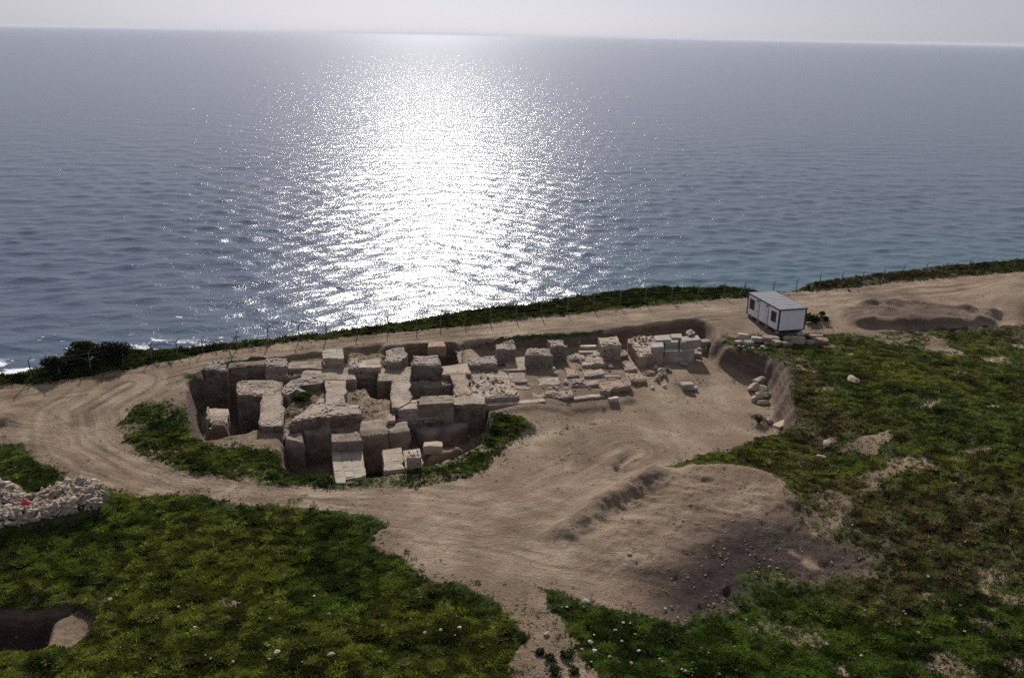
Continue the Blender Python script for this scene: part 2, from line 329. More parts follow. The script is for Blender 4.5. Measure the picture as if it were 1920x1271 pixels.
def ground_material():
    m, nt, n, l, bs = mat('ground_soil_and_turf'); pos = texco(nt)
    a_d = attr(nt, 'dirt').outputs['Fac']; a_t = attr(nt, 'tone').outputs['Fac']; a_dry = attr(nt, 'dry').outputs['Fac']
    a_s = attr(nt, 'steep').outputs['Fac']; a_k = attr(nt, 'dark').outputs['Fac']
    n1 = noise_n(nt, .9, 5, .6, pos); n2 = noise_n(nt, 4.5, 4, .65, pos); n3 = noise_n(nt, 14, 3, .6, pos)
    turf = ramp(nt, n1.outputs['Fac'], [(.3, (.020, .028, .008)), (.5, (.040, .058, .013)), (.7, (.075, .088, .022))]).outputs[0]
    dryc = ramp(nt, n2.outputs['Fac'], [(.3, (.045, .042, .022)), (.6, (.12, .10, .06)), (.8, (.17, .14, .09))]).outputs[0]
    turf = mixc(nt, a_dry, turf, dryc)
    td = math_n(nt, 'ADD', math_n(nt, 'MULTIPLY', a_t, .6), math_n(nt, 'MULTIPLY', n2.outputs['Fac'], .4))
    cxy = n.new('ShaderNodeCombineXYZ'); l.new(math_n(nt, 'MULTIPLY', attr(nt, 'tq').outputs['Fac'], 2.6), cxy.inputs[0]); l.new(math_n(nt, 'MULTIPLY', attr(nt, 'ta').outputs['Fac'], .16), cxy.inputs[1])
    trk = noise_n(nt, 1.0, 5, .68, cxy.outputs[0], .25); trk_h = trk.outputs['Fac']; a_w = attr(nt, 'tw').outputs['Fac']
    td = math_n(nt, 'ADD', td, math_n(nt, 'MULTIPLY', math_n(nt, 'MULTIPLY', math_n(nt, 'SUBTRACT', trk_h, .5), a_w), .8))
    soil = ramp(nt, td, [(.20, (.112, .079, .055)), (.42, (.218, .159, .109)), (.56, (.292, .218, .151)), (.80, (.422, .330, .238))]).outputs[0]
    n5 = noise_n(nt, .35, 6, .62, pos); soil = mixc(nt, ramp(nt, n5.outputs['Fac'], [(.42, (0, 0, 0)), (.68, (.75, .75, .75))]).outputs[0], soil, (.225, .148, .102))
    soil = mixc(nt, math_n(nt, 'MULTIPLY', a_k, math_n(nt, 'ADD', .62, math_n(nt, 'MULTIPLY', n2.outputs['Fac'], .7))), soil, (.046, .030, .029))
    # pebbles
    vo = n.new('ShaderNodeTexVoronoi'); vo.inputs['Scale'].default_value = 5.5; l.new(pos, vo.inputs['Vector'])
    peb = ramp(nt, vo.outputs['Distance'], [(.0, (1, 1, 1)), (.13, (1, 1, 1)), (.2, (0, 0, 0))]).outputs[0]
    pm = math_n(nt, 'MULTIPLY', peb, math_n(nt, 'GREATER_THAN', n1.outputs['Fac'], .53))
    soil = mixc(nt, math_n(nt, 'MULTIPLY', pm, .5), soil, (.42, .35, .28))
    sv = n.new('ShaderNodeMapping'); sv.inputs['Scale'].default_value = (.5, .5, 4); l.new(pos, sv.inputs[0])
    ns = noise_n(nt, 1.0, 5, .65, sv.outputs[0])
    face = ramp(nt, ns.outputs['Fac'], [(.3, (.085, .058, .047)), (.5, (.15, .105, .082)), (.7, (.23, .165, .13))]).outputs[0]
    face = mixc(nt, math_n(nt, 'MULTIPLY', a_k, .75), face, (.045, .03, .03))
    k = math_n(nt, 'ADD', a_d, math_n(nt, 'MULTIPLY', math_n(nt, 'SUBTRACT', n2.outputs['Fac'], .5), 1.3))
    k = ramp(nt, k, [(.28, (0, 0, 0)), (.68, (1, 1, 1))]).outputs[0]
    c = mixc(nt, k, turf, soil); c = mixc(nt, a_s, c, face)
    l.new(c, bs.inputs['Base Color']); bs.inputs['Roughness'].default_value = .95; bs.inputs['Specular IOR Level'].default_value = .15
    hb = math_n(nt, 'ADD', math_n(nt, 'MULTIPLY', n2.outputs['Fac'], .7), math_n(nt, 'MULTIPLY', n3.outputs['Fac'], .5))
    hb = math_n(nt, 'ADD', hb, math_n(nt, 'MULTIPLY', pm, .25)); hb = math_n(nt, 'ADD', hb, math_n(nt, 'MULTIPLY', math_n(nt, 'MULTIPLY', trk_h, a_w), .35))
    l.new(bump(nt, hb, 1.0, .3), bs.inputs['Normal']); return m
M_GROUND = ground_material()

def stone_material(name, lo, mid, hi, scale=3.0, lich=.0, bscale=.06):
    m, nt, n, l, bs = mat(name); pos = texco(nt)
    t = attr(nt, 'tint').outputs['Fac']
    oi = n.new('ShaderNodeObjectInfo').outputs['Random']
    n1 = noise_n(nt, scale, 5, .65, pos); n2 = noise_n(nt, scale * 6, 4, .7, pos); n3 = noise_n(nt, .45, 3, .5, pos)
    v = math_n(nt, 'ADD', math_n(nt, 'MULTIPLY', t, .24), math_n(nt, 'MULTIPLY', n1.outputs['Fac'], .52)); v = math_n(nt, 'ADD', v, .04)
    v = math_n(nt, 'ADD', v, math_n(nt, 'MULTIPLY', n2.outputs['Fac'], .16))
    v = math_n(nt, 'ADD', v, math_n(nt, 'MULTIPLY', math_n(nt, 'SUBTRACT', oi, .5), .10))
    c = ramp(nt, v, [(.25, lo), (.5, mid), (.75, hi)]).outputs[0]
    if lich: c = mixc(nt, ramp(nt, n3.outputs['Fac'], [(.5, (0, 0, 0)), (.68, (lich, lich, lich))]).outputs[0], c, (.09, .095, .05))
    n4 = noise_n(nt, .9, 5, .65, pos); c = mixc(nt, ramp(nt, n4.outputs['Fac'], [(.40, (0, 0, 0)), (.62, (.8, .8, .8))]).outputs[0], c, (.275, .215, .168))
    l.new(c, bs.inputs['Base Color']); bs.inputs['Roughness'].default_value = .92; bs.inputs['Specular IOR Level'].default_value = .2
    hb = math_n(nt, 'ADD', n1.outputs['Fac'], math_n(nt, 'MULTIPLY', n2.outputs['Fac'], .5))
    l.new(bump(nt, hb, .8, bscale), bs.inputs['Normal']); return m
M = {
 'brick': stone_material('weathered_brick_masonry', (.19, .145, .115), (.335, .265, .21), (.47, .39, .325), 2.2, .45),
 'pink': stone_material('reddish_brick_masonry', (.20, .125, .09), (.34, .225, .165), (.45, .33, .26), 2.2, .2),
 'rubble': stone_material('grey_rubble_masonry', (.15, .12, .105), (.27, .225, .20), (.42, .37, .325), 2.6, .4),
 'pale': stone_material('pale_limestone', (.27, .225, .175), (.37, .32, .255), (.46, .41, .335), 1.8, .15),
 'marble': stone_material('grey_marble', (.25, .235, .215), (.37, .35, .32), (.47, .45, .41), 1.4, .1),
 'sand': stone_material('tan_sandstone', (.25, .19, .14), (.40, .32, .245), (.53, .445, .355), 1.8, .15),
 'plaster': stone_material('earth_stained_shaded_plaster', (.10, .075, .06), (.165, .128, .10), (.24, .19, .15), 1.2, .3),  # earth-stained, and darkened further to paint shade into the pit sides
 'dark': stone_material('shade_darkened_brick', (.05, .038, .034), (.085, .063, .054), (.13, .10, .085), 2.2, .2),  # darker brick copy: shade of pit walls and front faces put into the colour
 'mortar': stone_material('earthy_mortar', (.10, .075, .06), (.17, .13, .105), (.25, .195, .16), 4, .3),
 'clod': stone_material('earth_clod', (.13, .09, .062), (.22, .155, .108), (.33, .25, .19), 3, 0),
 'white': stone_material('white_limestone', (.45, .43, .39), (.60, .57, .52), (.72, .69, .64), 3, .1),
}
def plain(name, col, rough=.6, nscale=6, var=.25, metallic=0):
    m, nt, n, l, bs = mat(name); pos = texco(nt); n1 = noise_n(nt, nscale, 5, .65, pos)
    c = mixc(nt, n1.outputs['Fac'], tuple(k * (1 - var) for k in col), tuple(min(1, k * (1 + var)) for k in col))
    l.new(c, bs.inputs['Base Color']); bs.inputs['Roughness'].default_value = rough; bs.inputs['Metallic'].default_value = metallic
    l.new(bump(nt, n1.outputs['Fac'], .15, .02), bs.inputs['Normal']); return m

def leaf_material(name, use_inst=True, col=(.05, .07, .02)):
    m, nt, n, l, bs = mat(name)
    n.remove(bs); outn = n['Material Output']
    if use_inst: c = attr(nt, 'col', 'INSTANCER').outputs['Color']
    else:
        oi = attr(nt, 'tint').outputs['Fac']; c = mixc(nt, oi, tuple(k * .55 for k in col), tuple(k * 1.5 for k in col))
    d = n.new('ShaderNodeBsdfDiffuse'); t = n.new('ShaderNodeBsdfTranslucent'); mx = n.new('ShaderNodeMixShader'); mx.inputs[0].default_value = .45
    l.new(c, d.inputs[0]); l.new(mixc(nt, 1.0, c, (1.25, 1.15, .55), 'MULTIPLY'), t.inputs[0])
    l.new(d.outputs[0], mx.inputs[1]); l.new(t.outputs[0], mx.inputs[2]); l.new(mx.outputs[0], outn.inputs[0]); return m
M_GRASS = leaf_material('grass_blades')

# ------------------------------------------------------------------ object helpers
def tag(o, label=None, cat=None, group=None, kind=None):
    if label: o['label'] = label
    if cat: o['category'] = cat
    if group: o['group'] = group
    if kind: o['kind'] = kind
    return o
def link(name, me, material=None, parent=None, loc=(0, 0, 0)):
    o = bpy.data.objects.new(name, me); COL.objects.link(o)
    if material is not None and me is not None and not me.materials: me.materials.append(material)
    if parent is not None: o.parent = parent
    o.location = loc; return o
def empty(name, loc, label, cat, group=None):
    o = bpy.data.objects.new(name, None); COL.objects.link(o); o.location = loc; o.empty_display_size = .3
    return tag(o, label, cat, group)
def mesh_from(name, v, f, tint=None, smooth=False):
    me = bpy.data.meshes.new(name); me.from_pydata([tuple(p) for p in v], [], f)
    if tint is not None:
        a = me.attributes.new('tint', 'FLOAT', 'POINT'); a.data.foreach_set('value', np.asarray(tint, np.float32))
    if smooth: me.shade_smooth()
    me.validate(); return me
class MB:
    def __init__(s, o=(0, 0, 0)): s.v = []; s.f = []; s.t = []; s.o = np.array(o, float)
    def add(s, vs, fs, tint=.5):
        b = len(s.v); s.v += [np.asarray(p, float) - s.o for p in vs]; s.f += [tuple(b + i for i in q) for q in fs]; s.t += [tint] * len(vs)
    def box(s, c, half, rot=0.0, tint=.5, jit=0.0):
        ca, sa = math.cos(rot), math.sin(rot); vs = []
        for dz in (-1, 1):
            for dx, dy in ((-1, -1), (1, -1), (1, 1), (-1, 1)):
                x, y = dx * half[0], dy * half[1]
                vs.append((c[0] + x * ca - y * sa + random.uniform(-jit, jit), c[1] + x * sa + y * ca + random.uniform(-jit, jit), c[2] + dz * half[2] + random.uniform(-jit, jit)))
        s.add(vs, [(3, 2, 1, 0), (4, 5, 6, 7), (0, 1, 5, 4), (1, 2, 6, 5), (2, 3, 7, 6), (3, 0, 4, 7)], tint)
    def tube(s, a, b, r, n=6, r2=None, tint=.5):
        a = np.array(a, float); b = np.array(b, float); d = b - a; d /= np.linalg.norm(d)
        u = np.cross(d, [0, 0, 1.0]);
        if np.linalg.norm(u) < 1e-3: u = np.array([1.0, 0, 0])
        u /= np.linalg.norm(u); w = np.cross(d, u); r2 = r if r2 is None else r2; vs = []
        for p, rr in ((a, r), (b, r2)):
            for k in range(n): t = 2 * math.pi * k / n; vs.append(p + rr * (u * math.cos(t) + w * math.sin(t)))
        s.add(vs, [(k, (k + 1) % n, n + (k + 1) % n, n + k) for k in range(n)] + [tuple(range(n))[::-1], tuple(range(n, 2 * n))], tint)
    def mesh(s, name, smooth=False): return mesh_from(name, s.v, s.f, s.t, smooth)
    def build(s, name, material, parent=None, loc=(0, 0, 0), smooth=False): return link(name, s.mesh(name, smooth), material, parent, loc)

# ------------------------------------------------------------------ the setting: ground in named pieces
heap_c = pmask([(1052, 1012), (1130, 940), (1225, 886), (1390, 889), (1450, 904), (1492, 950), (1486, 985), (1440, 1010), (1400, 1060), (1330, 1130), (1270, 1168), (1180, 1150), (1080, 1115)])
cls = np.zeros((NY, NX), int)                                   # 0 grass slope
cls[dirt > .5] = 1
cls[(heap_c > .5) & (dirt > .4)] = 3
cls[digm > .5] = 2; cls[ruinm > .5] = 2
cls[tr > .5] = 4
cls[(berm_m > .5)] = 5
_vg = land & (cd < 4.5) & (dirt < .5) & (VY > 70); cls[_vg] = 6; cls[~land] = 6
nrm = np.dstack([-gxx, -gyy, np.ones_like(gxx)]); nrm /= np.linalg.norm(nrm, axis=2, keepdims=True)
fc = cls[:-1, :-1]; keep = out[:-1, :-1] < 16
idx = np.arange(NY * NX).reshape(NY, NX)
quads = np.stack([idx[:-1, :-1], idx[:-1, 1:], idx[1:, 1:], idx[1:, :-1]], -1)
allv = np.stack([GX, GY, Z], -1).reshape(-1, 3)
A_ATTR = {'dirt': dirt, 'tone': tone, 'dry': dry, 'steep': steep, 'dark': dark, 'tq': tq, 'ta': ta, 'tw': tw}
for ci, nm in enumerate(('grass_slope', 'dirt_road', 'excavation_floor', 'spoil_heap', 'excavation_trench', 'earth_berm', 'coastal_verge')):
    qs = quads[(fc == ci) & keep]
    used, inv = np.unique(qs.ravel(), return_inverse=True); nf = len(qs)
    me = bpy.data.meshes.new(nm)
    me.vertices.add(len(used)); me.vertices.foreach_set('co', allv[used].astype(np.float32).ravel())
    me.loops.add(nf * 4); me.loops.foreach_set('vertex_index', inv.astype(np.int32))
    me.polygons.add(nf); me.polygons.foreach_set('loop_start', np.arange(0, nf * 4, 4, dtype=np.int32))
    me.update(calc_edges=True); me.polygons.foreach_set('use_smooth', np.ones(nf, bool))
    for k, a in A_ATTR.items():
        at = me.attributes.new(k, 'FLOAT', 'POINT'); at.data.foreach_set('value', a.ravel()[used].astype(np.float32))
    me.normals_split_custom_set_from_vertices(nrm.reshape(-1, 3)[used].tolist())
    tag(link(nm, me, M_GROUND), kind='structure')

# ------------------------------------------------------------------ sea
SEA_Z = -6.5
def sea():
    rr = [70.0]
    while rr[-1] < 60000:
        r = rr[-1]; rr.append(r + max(.3, .5 * r * r / (853 * (HC - SEA_Z)) ) if r < 9000 else r * 1.5)
    rr = np.array(rr); th = np.linspace(math.radians(-48), math.radians(48), 1050)
    Rg, T = np.meshgrid(rr, th, indexing='ij'); X = Rg * np.sin(T); Y = Rg * np.cos(T)
    dr = np.gradient(rr)[:, None]; dx = rr[:, None] * (th[1] - th[0])
    z = np.zeros_like(X); lost = np.zeros_like(X); g = np.random.default_rng(5)
    wx = X + 6 * (vnoise(X * .02, Y * .02, 3) - .5); wy = Y + 6 * (vnoise(X * .02, Y * .02, 4) - .5)
    gust = (.55 + .9 * fbm(X * .012, Y * .02, 3, 8))
    for k in range(40):
        lam = 2.0 * (14 / 2.0) ** (g.random()); a = .0052 * lam ** .9 * (.6 + .8 * g.random())
        if lam > 6: a *= 6 / lam
        ang = g.normal(0, .52) + math.radians(8); kx, ky = math.sin(ang), -math.cos(ang)
        fade = np.clip(lam / (5.5 * np.maximum(dr * abs(ky), dx * abs(kx))) - .5, 0, 1)
        ph = 2 * math.pi / lam * (wx * kx + wy * ky) + g.random() * 6.28
        lost += (2 * math.pi * a / lam) ** 2 * (1 - fade ** 2)
        z += a * fade * (np.exp(.75 * (np.sin(ph) - 1)) * 2.1 - 1.1)
    z = z * gust + SEA_Z
    v = np.stack([X, Y, z], -1).reshape(-1, 3); ny, nx = X.shape
    ii = np.arange(ny * nx).reshape(ny, nx); q = np.stack([ii[:-1, :-1], ii[:-1, 1:], ii[1:, 1:], ii[1:, :-1]], -1).reshape(-1, 4)
    q = q[:, ::-1]
    me = bpy.data.meshes.new('sea'); me.vertices.add(len(v)); me.vertices.foreach_set('co', v.astype(np.float32).ravel())
    me.loops.add(len(q) * 4); me.loops.foreach_set('vertex_index', q.astype(np.int32).ravel())
    me.polygons.add(len(q)); me.polygons.foreach_set('loop_start', np.arange(0, len(q) * 4, 4, dtype=np.int32)); me.update(calc_edges=True)
    me.polygons.foreach_set('use_smooth', np.ones(len(q), bool))
    cdist = np.full(X.shape, 400.0); near = Rg < 320
    cdist[near], _ = segdist(coast, X[near], Y[near])
    foam = np.zeros_like(X)
    fs = fbm(X[near] * .55, Y[near] * .8, 4, 300); left = sstep((-30 - X[near]) / 16)
    foam[near] = np.clip(sstep((27 - cdist[near]) / 10) * (.06 + .94 * left) * sstep((fs - .42) * 6) + .7 * sstep((fs - .72) * 14) * sstep((60 - cdist[near]) / 40) * (.06 + .94 * left), 0, 1)
    shal = np.exp(-cdist / 38.0) * (.35 + .65 * sstep((X + 10) / 50))
    for k, a in (('foam', foam), ('shallow', shal), ('rgh', np.full(X.shape, .175))):
        at = me.attributes.new(k, 'FLOAT', 'POINT'); at.data.foreach_set('value', a.ravel().astype(np.float32))
    m, nt, n, l, bs = mat('sea_water'); pos = texco(nt)
    mp = n.new('ShaderNodeMapping'); mp.inputs['Scale'].default_value = (.5, 1.2, 1); mp.inputs['Rotation'].default_value = (0, 0, .12); l.new(pos, mp.inputs[0])
    n1 = noise_n(nt, 2.6, 3, .6, mp.outputs[0], .5); n2 = noise_n(nt, .62, 4, .62, mp.outputs[0], .5); n4 = noise_n(nt, .10, 3, .55, mp.outputs[0], .4)
    deep = mixc(nt, attr(nt, 'shallow').outputs['Fac'], (.090, .106, .158), (.080, .150, .180))  # body colour lightened to stand in for the weakened sky reflection
    fm = attr(nt, 'foam').outputs['Fac']; nf = noise_n(nt, 2.5, 4, .7, pos)
    fk = ramp(nt, math_n(nt, 'ADD', fm, math_n(nt, 'MULTIPLY', math_n(nt, 'SUBTRACT', nf.outputs['Fac'], .5), 1.2)), [(.45, (0, 0, 0)), (.7, (1, 1, 1))]).outputs[0]
    l.new(mixc(nt, fk, deep, (.75, .77, .8)), bs.inputs['Base Color'])
    l.new(math_n(nt, 'ADD', math_n(nt, 'MULTIPLY', fk, .5), attr(nt, 'rgh').outputs['Fac']), bs.inputs['Roughness']); bs.inputs['IOR'].default_value = 1.333; bs.inputs['Specular IOR Level'].default_value = .105
    b0 = bump(nt, n4.outputs['Fac'], 1.0, .6); b1 = bump(nt, n2.outputs['Fac'], 1.0, .21, b0); l.new(bump(nt, n1.outputs['Fac'], 1.0, .078, b1), bs.inputs['Normal'])
    tag(link('sea', me, m), kind='structure')
sea()

# ------------------------------------------------------------------ masonry
def ccw(p):
    a = sum(p[i - 1][0] * p[i][1] - p[i][0] * p[i - 1][1] for i in range(len(p)))
    return p if a > 0 else p[::-1]
def inset(p, d):
    c = p.mean(axis=0); r = []
    for q in p: w = c - q; r.append(q + w / max(np.linalg.norm(w), 1e-6) * d)
    return np.array(r)
def stone_box(mb, a, b, n, z0, z1, prj, tint, back=.14, j=.025):
    J = lambda: random.uniform(-j, j)
    t = (b - a) / max(np.linalg.norm(b - a), 1e-6)
    f = [(*(a + n * (prj + J()) + t * abs(J())), z0 + abs(J())), (*(b + n * (prj + J()) - t * abs(J())), z0 + abs(J())), (*(b + n * (prj + J()) - t * abs(J())), z1 - abs(J())), (*(a + n * (prj + J()) + t * abs(J())), z1 - abs(J()))]
    k = [(*(a - n * back), z0), (*(b - n * back), z0), (*(b - n * back), z1), (*(a - n * back), z1)]
    mb.add(f + k, [(0, 1, 2, 3), (3, 2, 6, 7), (1, 5, 6, 2), (0, 3, 7, 4), (0, 4, 5, 1)], tint)
STY = {  # course height, stone length range, top stone size, top jitter, projection, erosion
 'brick': (.15, .22, .5, .26, .008, .025, .04), 'rubble': (.17, .2, .5, .28, .03, .04, .11), 'ashlar': (.42, .6, 1.1, .72, .03, .03, .0), 'smooth': (0, 0, 0, 0, .03, 0, 0)}
def top_cells(poly, size):
    e = [(np.linalg.norm(poly[i] - poly[i - 1]), i) for i in range(len(poly))]; i = max(e)[1]
    d = poly[i] - poly[i - 1]; d /= np.linalg.norm(d); w = np.array([-d[1], d[0]]); o = poly[i - 1]
    uv = np.array([[np.dot(q - o, d), np.dot(q - o, w)] for q in poly])
    v = uv[:, 1].min(); cells = []
    while v < uv[:, 1].max():
        hgt = size * random.uniform(.75, 1.2); u = uv[:, 0].min() - random.random() * size
        while u < uv[:, 0].max():
            wd = size * random.uniform(.8, 1.7); c = o + d * (u + wd / 2) + w * (v + hgt / 2)
            if inpoly(poly, np.array([c[0]]), np.array([c[1]]))[0]:
                qs = []; cin = [o + d * (u + a_) + w * (v + b_) for a_, b_ in ((0, 0), (wd, 0), (wd, hgt), (0, hgt))]
                if size < .5 and not inpoly(poly, np.array([q[0] for q in cin]), np.array([q[1] for q in cin])).all(): u += wd; continue
                for du, dv in ((0, 0), (wd, 0), (wd, hgt), (0, hgt)):
                    qs.append(o + d * (u + du + random.uniform(-.08, .08) * size) + w * (v + dv + random.uniform(-.08, .08) * size))
                m = np.mean(qs, axis=0); cells.append([m + (q - m) * .985 for q in qs])
            u += wd
        v += hgt
    return cells
def cell_box(mb, qs, z0, z1, tint, j=.03):
    b = [(*q, z0) for q in qs]; m = np.mean(qs, axis=0)
    t = [(*(m + (q - m) * .94), z1 + random.uniform(-j, j)) for q in qs]
    mb.add(b + t, [(4, 5, 6, 7), (0, 1, 5, 4), (1, 2, 6, 5), (2, 3, 7, 6), (3, 0, 4, 7)], tint)
def wall(name, pts, zt, zb, sty, m, label, cat='wall', group=None, top=None, tilt=0.0):
    poly = np.array(ccw(list(PP(pts, zt, False)))); c = poly.mean(axis=0); root = empty(name, (c[0], c[1], zb), label, cat, group)
    o = (c[0], c[1], zb); ch, l0, l1, ts, tj, pj, ero = STY[sty]; topm = top or m
    if sty in ('brick', 'rubble'):
        rag = .10 if sty == 'brick' else .17; np_ = []
        for i in range(len(poly)):
            a, b = poly[i - 1], poly[i]; L = np.linalg.norm(b - a); k = max(1, int(L / .9))
            for j in range(k): np_.append(a + (b - a) * j / k + (np.array([random.gauss(0, rag), random.gauss(0, rag)]) if j else 0))
        poly = np.array(np_)
    und = lambda q: (mnoise.noise(Vector((q[0] * .7, q[1] * .7, zt))) * (.10 if sty == 'brick' else .22 if sty == 'rubble' else .01))
    # core: prism with a worn, subdivided top
    core = MB(o); ip = inset(poly, .05); n = len(ip)
    ring = [(*q, zb) for q in ip] + [(*q, zt - .14 + und(q)) for q in ip]
    core.add(ring + [(*c, zt - .16 + und(c))], [(i, (i + 1) % n, n + (i + 1) % n, n + i) for i in range(n)] + [(n + i, n + (i + 1) % n, 2 * n) for i in range(n)], .45)
    if sty == 'smooth':
        bm = bmesh.new(); vv = [bm.verts.new(Vector((q[0] - c[0], q[1] - c[1], 0))) for q in poly]; fb = bm.faces.new(vv)
        ex = bmesh.ops.extrude_face_region(bm, geom=[fb]); bmesh.ops.translate(bm, vec=(0, 0, zt - zb), verts=[e for e in ex['geom'] if isinstance(e, bmesh.types.BMVert)])
        bmesh.ops.triangulate(bm, faces=bm.faces[:])
        for _ in range(4):
            le = [e for e in bm.edges if e.calc_length() > .45]
            if le: bmesh.ops.subdivide_edges(bm, edges=le, cuts=1); bmesh.ops.triangulate(bm, faces=bm.faces[:])
        for v in bm.verts:
            p = v.co + Vector((c[0], c[1], zb)); nv = mnoise.noise_vector(p * .9) * .24 + mnoise.noise_vector(p * 2.7) * .06
            v.co += nv; 
            if v.co.z > zt - zb - .25: v.co.x *= .97; v.co.y *= .97
        bmesh.ops.recalc_face_normals(bm, faces=bm.faces[:]); me = bpy.data.meshes.new('earth_body'); bm.to_mesh(me); bm.free(); me.shade_smooth()
        a_ = me.attributes.new('tint', 'FLOAT', 'POINT'); a_.data.foreach_set('value', np.full(len(me.vertices), .5, np.float32))
        link('earth_body', me, M['plaster'], root); return root
    core.build('wall_core', M['mortar'], root)
    bed = MB(o); bp = inset(poly, .02); bedz = [(*q, zt - (.09 if sty == 'rubble' else .03) + und(q)) for q in bp]
    bed.add([(*q, zt - .35) for q in bp] + bedz + [(*c, zt - (.09 if sty == 'rubble' else .03) + und(c))], [(i, (i + 1) % n, n + (i + 1) % n, n + i) for i in range(n)] + [(n + i, n + (i + 1) % n, 2 * n) for i in range(n)], .6)
    bed.build('wall_top', M[topm], root)
    face = MB(o); big = sty == 'ashlar'
    for i in range(n):
        a, b = poly[i - 1], poly[i]; L = np.linalg.norm(b - a)
        if L < .15: continue
        t = (b - a) / L; nn = np.array([t[1], -t[0]]); mid = (a + b) / 2
        if np.dot(nn, -mid) / np.linalg.norm(mid) < -.35: continue
        zte = zt + und(mid); z = zb; nc = max(1, round((zte - zb) / ch)); hh = (zte - zb) / nc
        for k in range(nc):
            u = -random.random() * l0
            hk = hh * random.uniform(.9, 1.1) if k < nc - 1 else hh
            while u < L:
                wd = random.uniform(l0, l1); u0, u1 = max(u, 0), min(u + wd, L); u += wd
                if u1 - u0 < .08 or random.random() < (ero if k < nc - 1 else ero * 2): continue
                tgt = MB(o) if big else face
                stone_box(tgt, a + t * (u0 + .012), a + t * (u1 - .012), nn, z + .01, z + hk - .012, random.uniform(-.3, 1) * pj, random.random())
                if big: tgt.build('stone', M[m], root)
            z += hh
    if face.v: tag(face.build('facing_stones', M[m], root), kind='stuff')
    tops = MB(o)
    for qs in top_cells(poly, ts):
        if random.random() < ero * .6: continue
        tgt = MB(o) if big else tops
        uz = und(qs[0]); cell_box(tgt, qs, zt + uz - .3, zt + uz + random.uniform(-.6, 1) * tj, random.random(), tj * .3)
        if big: tgt.build('capping_stone', M[topm], root)
    if tops.v: tag(tops.build('top_stones', M[topm], root), kind='stuff')
    return root

W = wall
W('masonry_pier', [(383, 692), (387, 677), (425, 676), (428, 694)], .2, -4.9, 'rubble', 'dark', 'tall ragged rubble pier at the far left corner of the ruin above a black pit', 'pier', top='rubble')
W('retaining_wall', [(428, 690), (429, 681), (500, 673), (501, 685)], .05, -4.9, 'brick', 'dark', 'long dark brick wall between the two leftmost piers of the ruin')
W('masonry_pier', [(499, 686), (501, 671), (536, 670), (538, 685)], .35, -1.9, 'rubble', 'rubble', 'square rubble pier, second from the left along the seaward side', 'pier')
W('pier_footing', [(500, 706), (500, 692), (541, 691), (545, 705)], -.55, -4.9, 'rubble', 'brick', 'low worn footing in front of the second pier from the left', 'footing')
W('earth_retaining_wall', [(540, 690), (541, 680), (604, 676), (606, 690)], -.1, -1.6, 'brick', 'brick', 'low dirt-topped wall running right from the second pier')
W('stone_block', [(608, 671), (611, 655), (642, 654), (645, 671)], .7, -.4, 'ashlar', 'pale', 'pale squared double block standing on the paved wall top, by the coast road', 'block')
W('wide_wall', [(562, 712), (575, 690), (656, 688), (668, 711)], -.28, -4.9, 'brick', 'brick', 'wide brick-paved platform below the pale squared double block', 'platform')
W('brick_wall', [(609, 758), (611, 712), (648, 712), (647, 758)], -.33, -2.4, 'brick', 'brick', 'straight thick wall top leading from the paved platform towards the front wall')
W('fallen_vault', [(541, 792), (556, 778), (572, 768), (580, 757), (648, 755), (675, 758), (677, 777), (600, 782)], -.38, -2.3, 'rubble', 'dark', 'massive layered masonry slab with a dark rough front, above the pale paved slab', top='brick')
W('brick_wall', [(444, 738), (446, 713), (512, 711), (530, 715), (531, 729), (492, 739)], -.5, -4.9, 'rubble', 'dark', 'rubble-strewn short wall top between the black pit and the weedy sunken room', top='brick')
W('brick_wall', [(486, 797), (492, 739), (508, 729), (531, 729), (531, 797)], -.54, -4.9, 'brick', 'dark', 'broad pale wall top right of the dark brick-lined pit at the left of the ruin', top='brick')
W('pit_platform', [(388, 791), (391, 766), (427, 765), (426, 792)], -1.75, -4.9, 'brick', 'sand', 'small light platform down in the leftmost pit of the ruin', 'platform')
W('slab_upright', [(384, 786), (387, 764), (391, 764), (389, 787)], -1.2, -4.9, 'smooth', 'sand', 'thin upright slab on the left edge of the small pit platform', 'slab')
W('rubble_wall', [(533, 722), (545, 712), (566, 706), (595, 706), (607, 713), (600, 717), (570, 716), (552, 726), (541, 740), (532, 738)], -.25, -1.6, 'rubble', 'rubble', 'curved tumbled stone wall around the weedy sunken room')
W('stone_block', [(590, 772), (588, 758), (600, 745), (608, 748), (608, 772)], -.95, -1.6, 'rubble', 'sand', 'rough light stone lump inside the weedy sunken room', 'block')
W('pit_wall', [(535, 828), (537, 812), (568, 811), (570, 828)], -1.15, -4.9, 'smooth', 'brick', 'light-topped earth block at the left corner of the front pit', 'block')
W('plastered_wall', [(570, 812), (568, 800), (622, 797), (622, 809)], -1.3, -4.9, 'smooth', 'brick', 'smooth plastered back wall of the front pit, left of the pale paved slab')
W('stone_step', [(622, 827), (622, 812), (673, 810), (679, 825)], -.15, -4.9, 'brick', 'plaster', 'squared step block directly behind the pale paved slab', 'step')
W('paved_slab', [(622, 844), (678, 842), (686, 890), (629, 903)], -1.15, -4.9, 'ashlar', 'pale', 'large pale slab of squared stones jutting to the front of the ruin', 'slab')
W('pit_ledge', [(676, 815), (674, 788), (726, 786), (727, 814)], -1.0, -4.9, 'smooth', 'brick', 'flat earthen ledge over the black shaft right of the pale paved slab', 'ledge')
W('pit_ledge', [(728, 814), (728, 795), (763, 790), (768, 811)], -1.12, -4.9, 'smooth', 'brick', 'narrow earthen ledge left of the deep dark recess at the ruin front', 'ledge')
W('paved_slab', [(717, 843), (752, 839), (759, 878), (720, 883)], -1.1, -4.9, 'brick', 'sand', 'yellowish slab at the ruin front, right of the black shaft', 'slab')
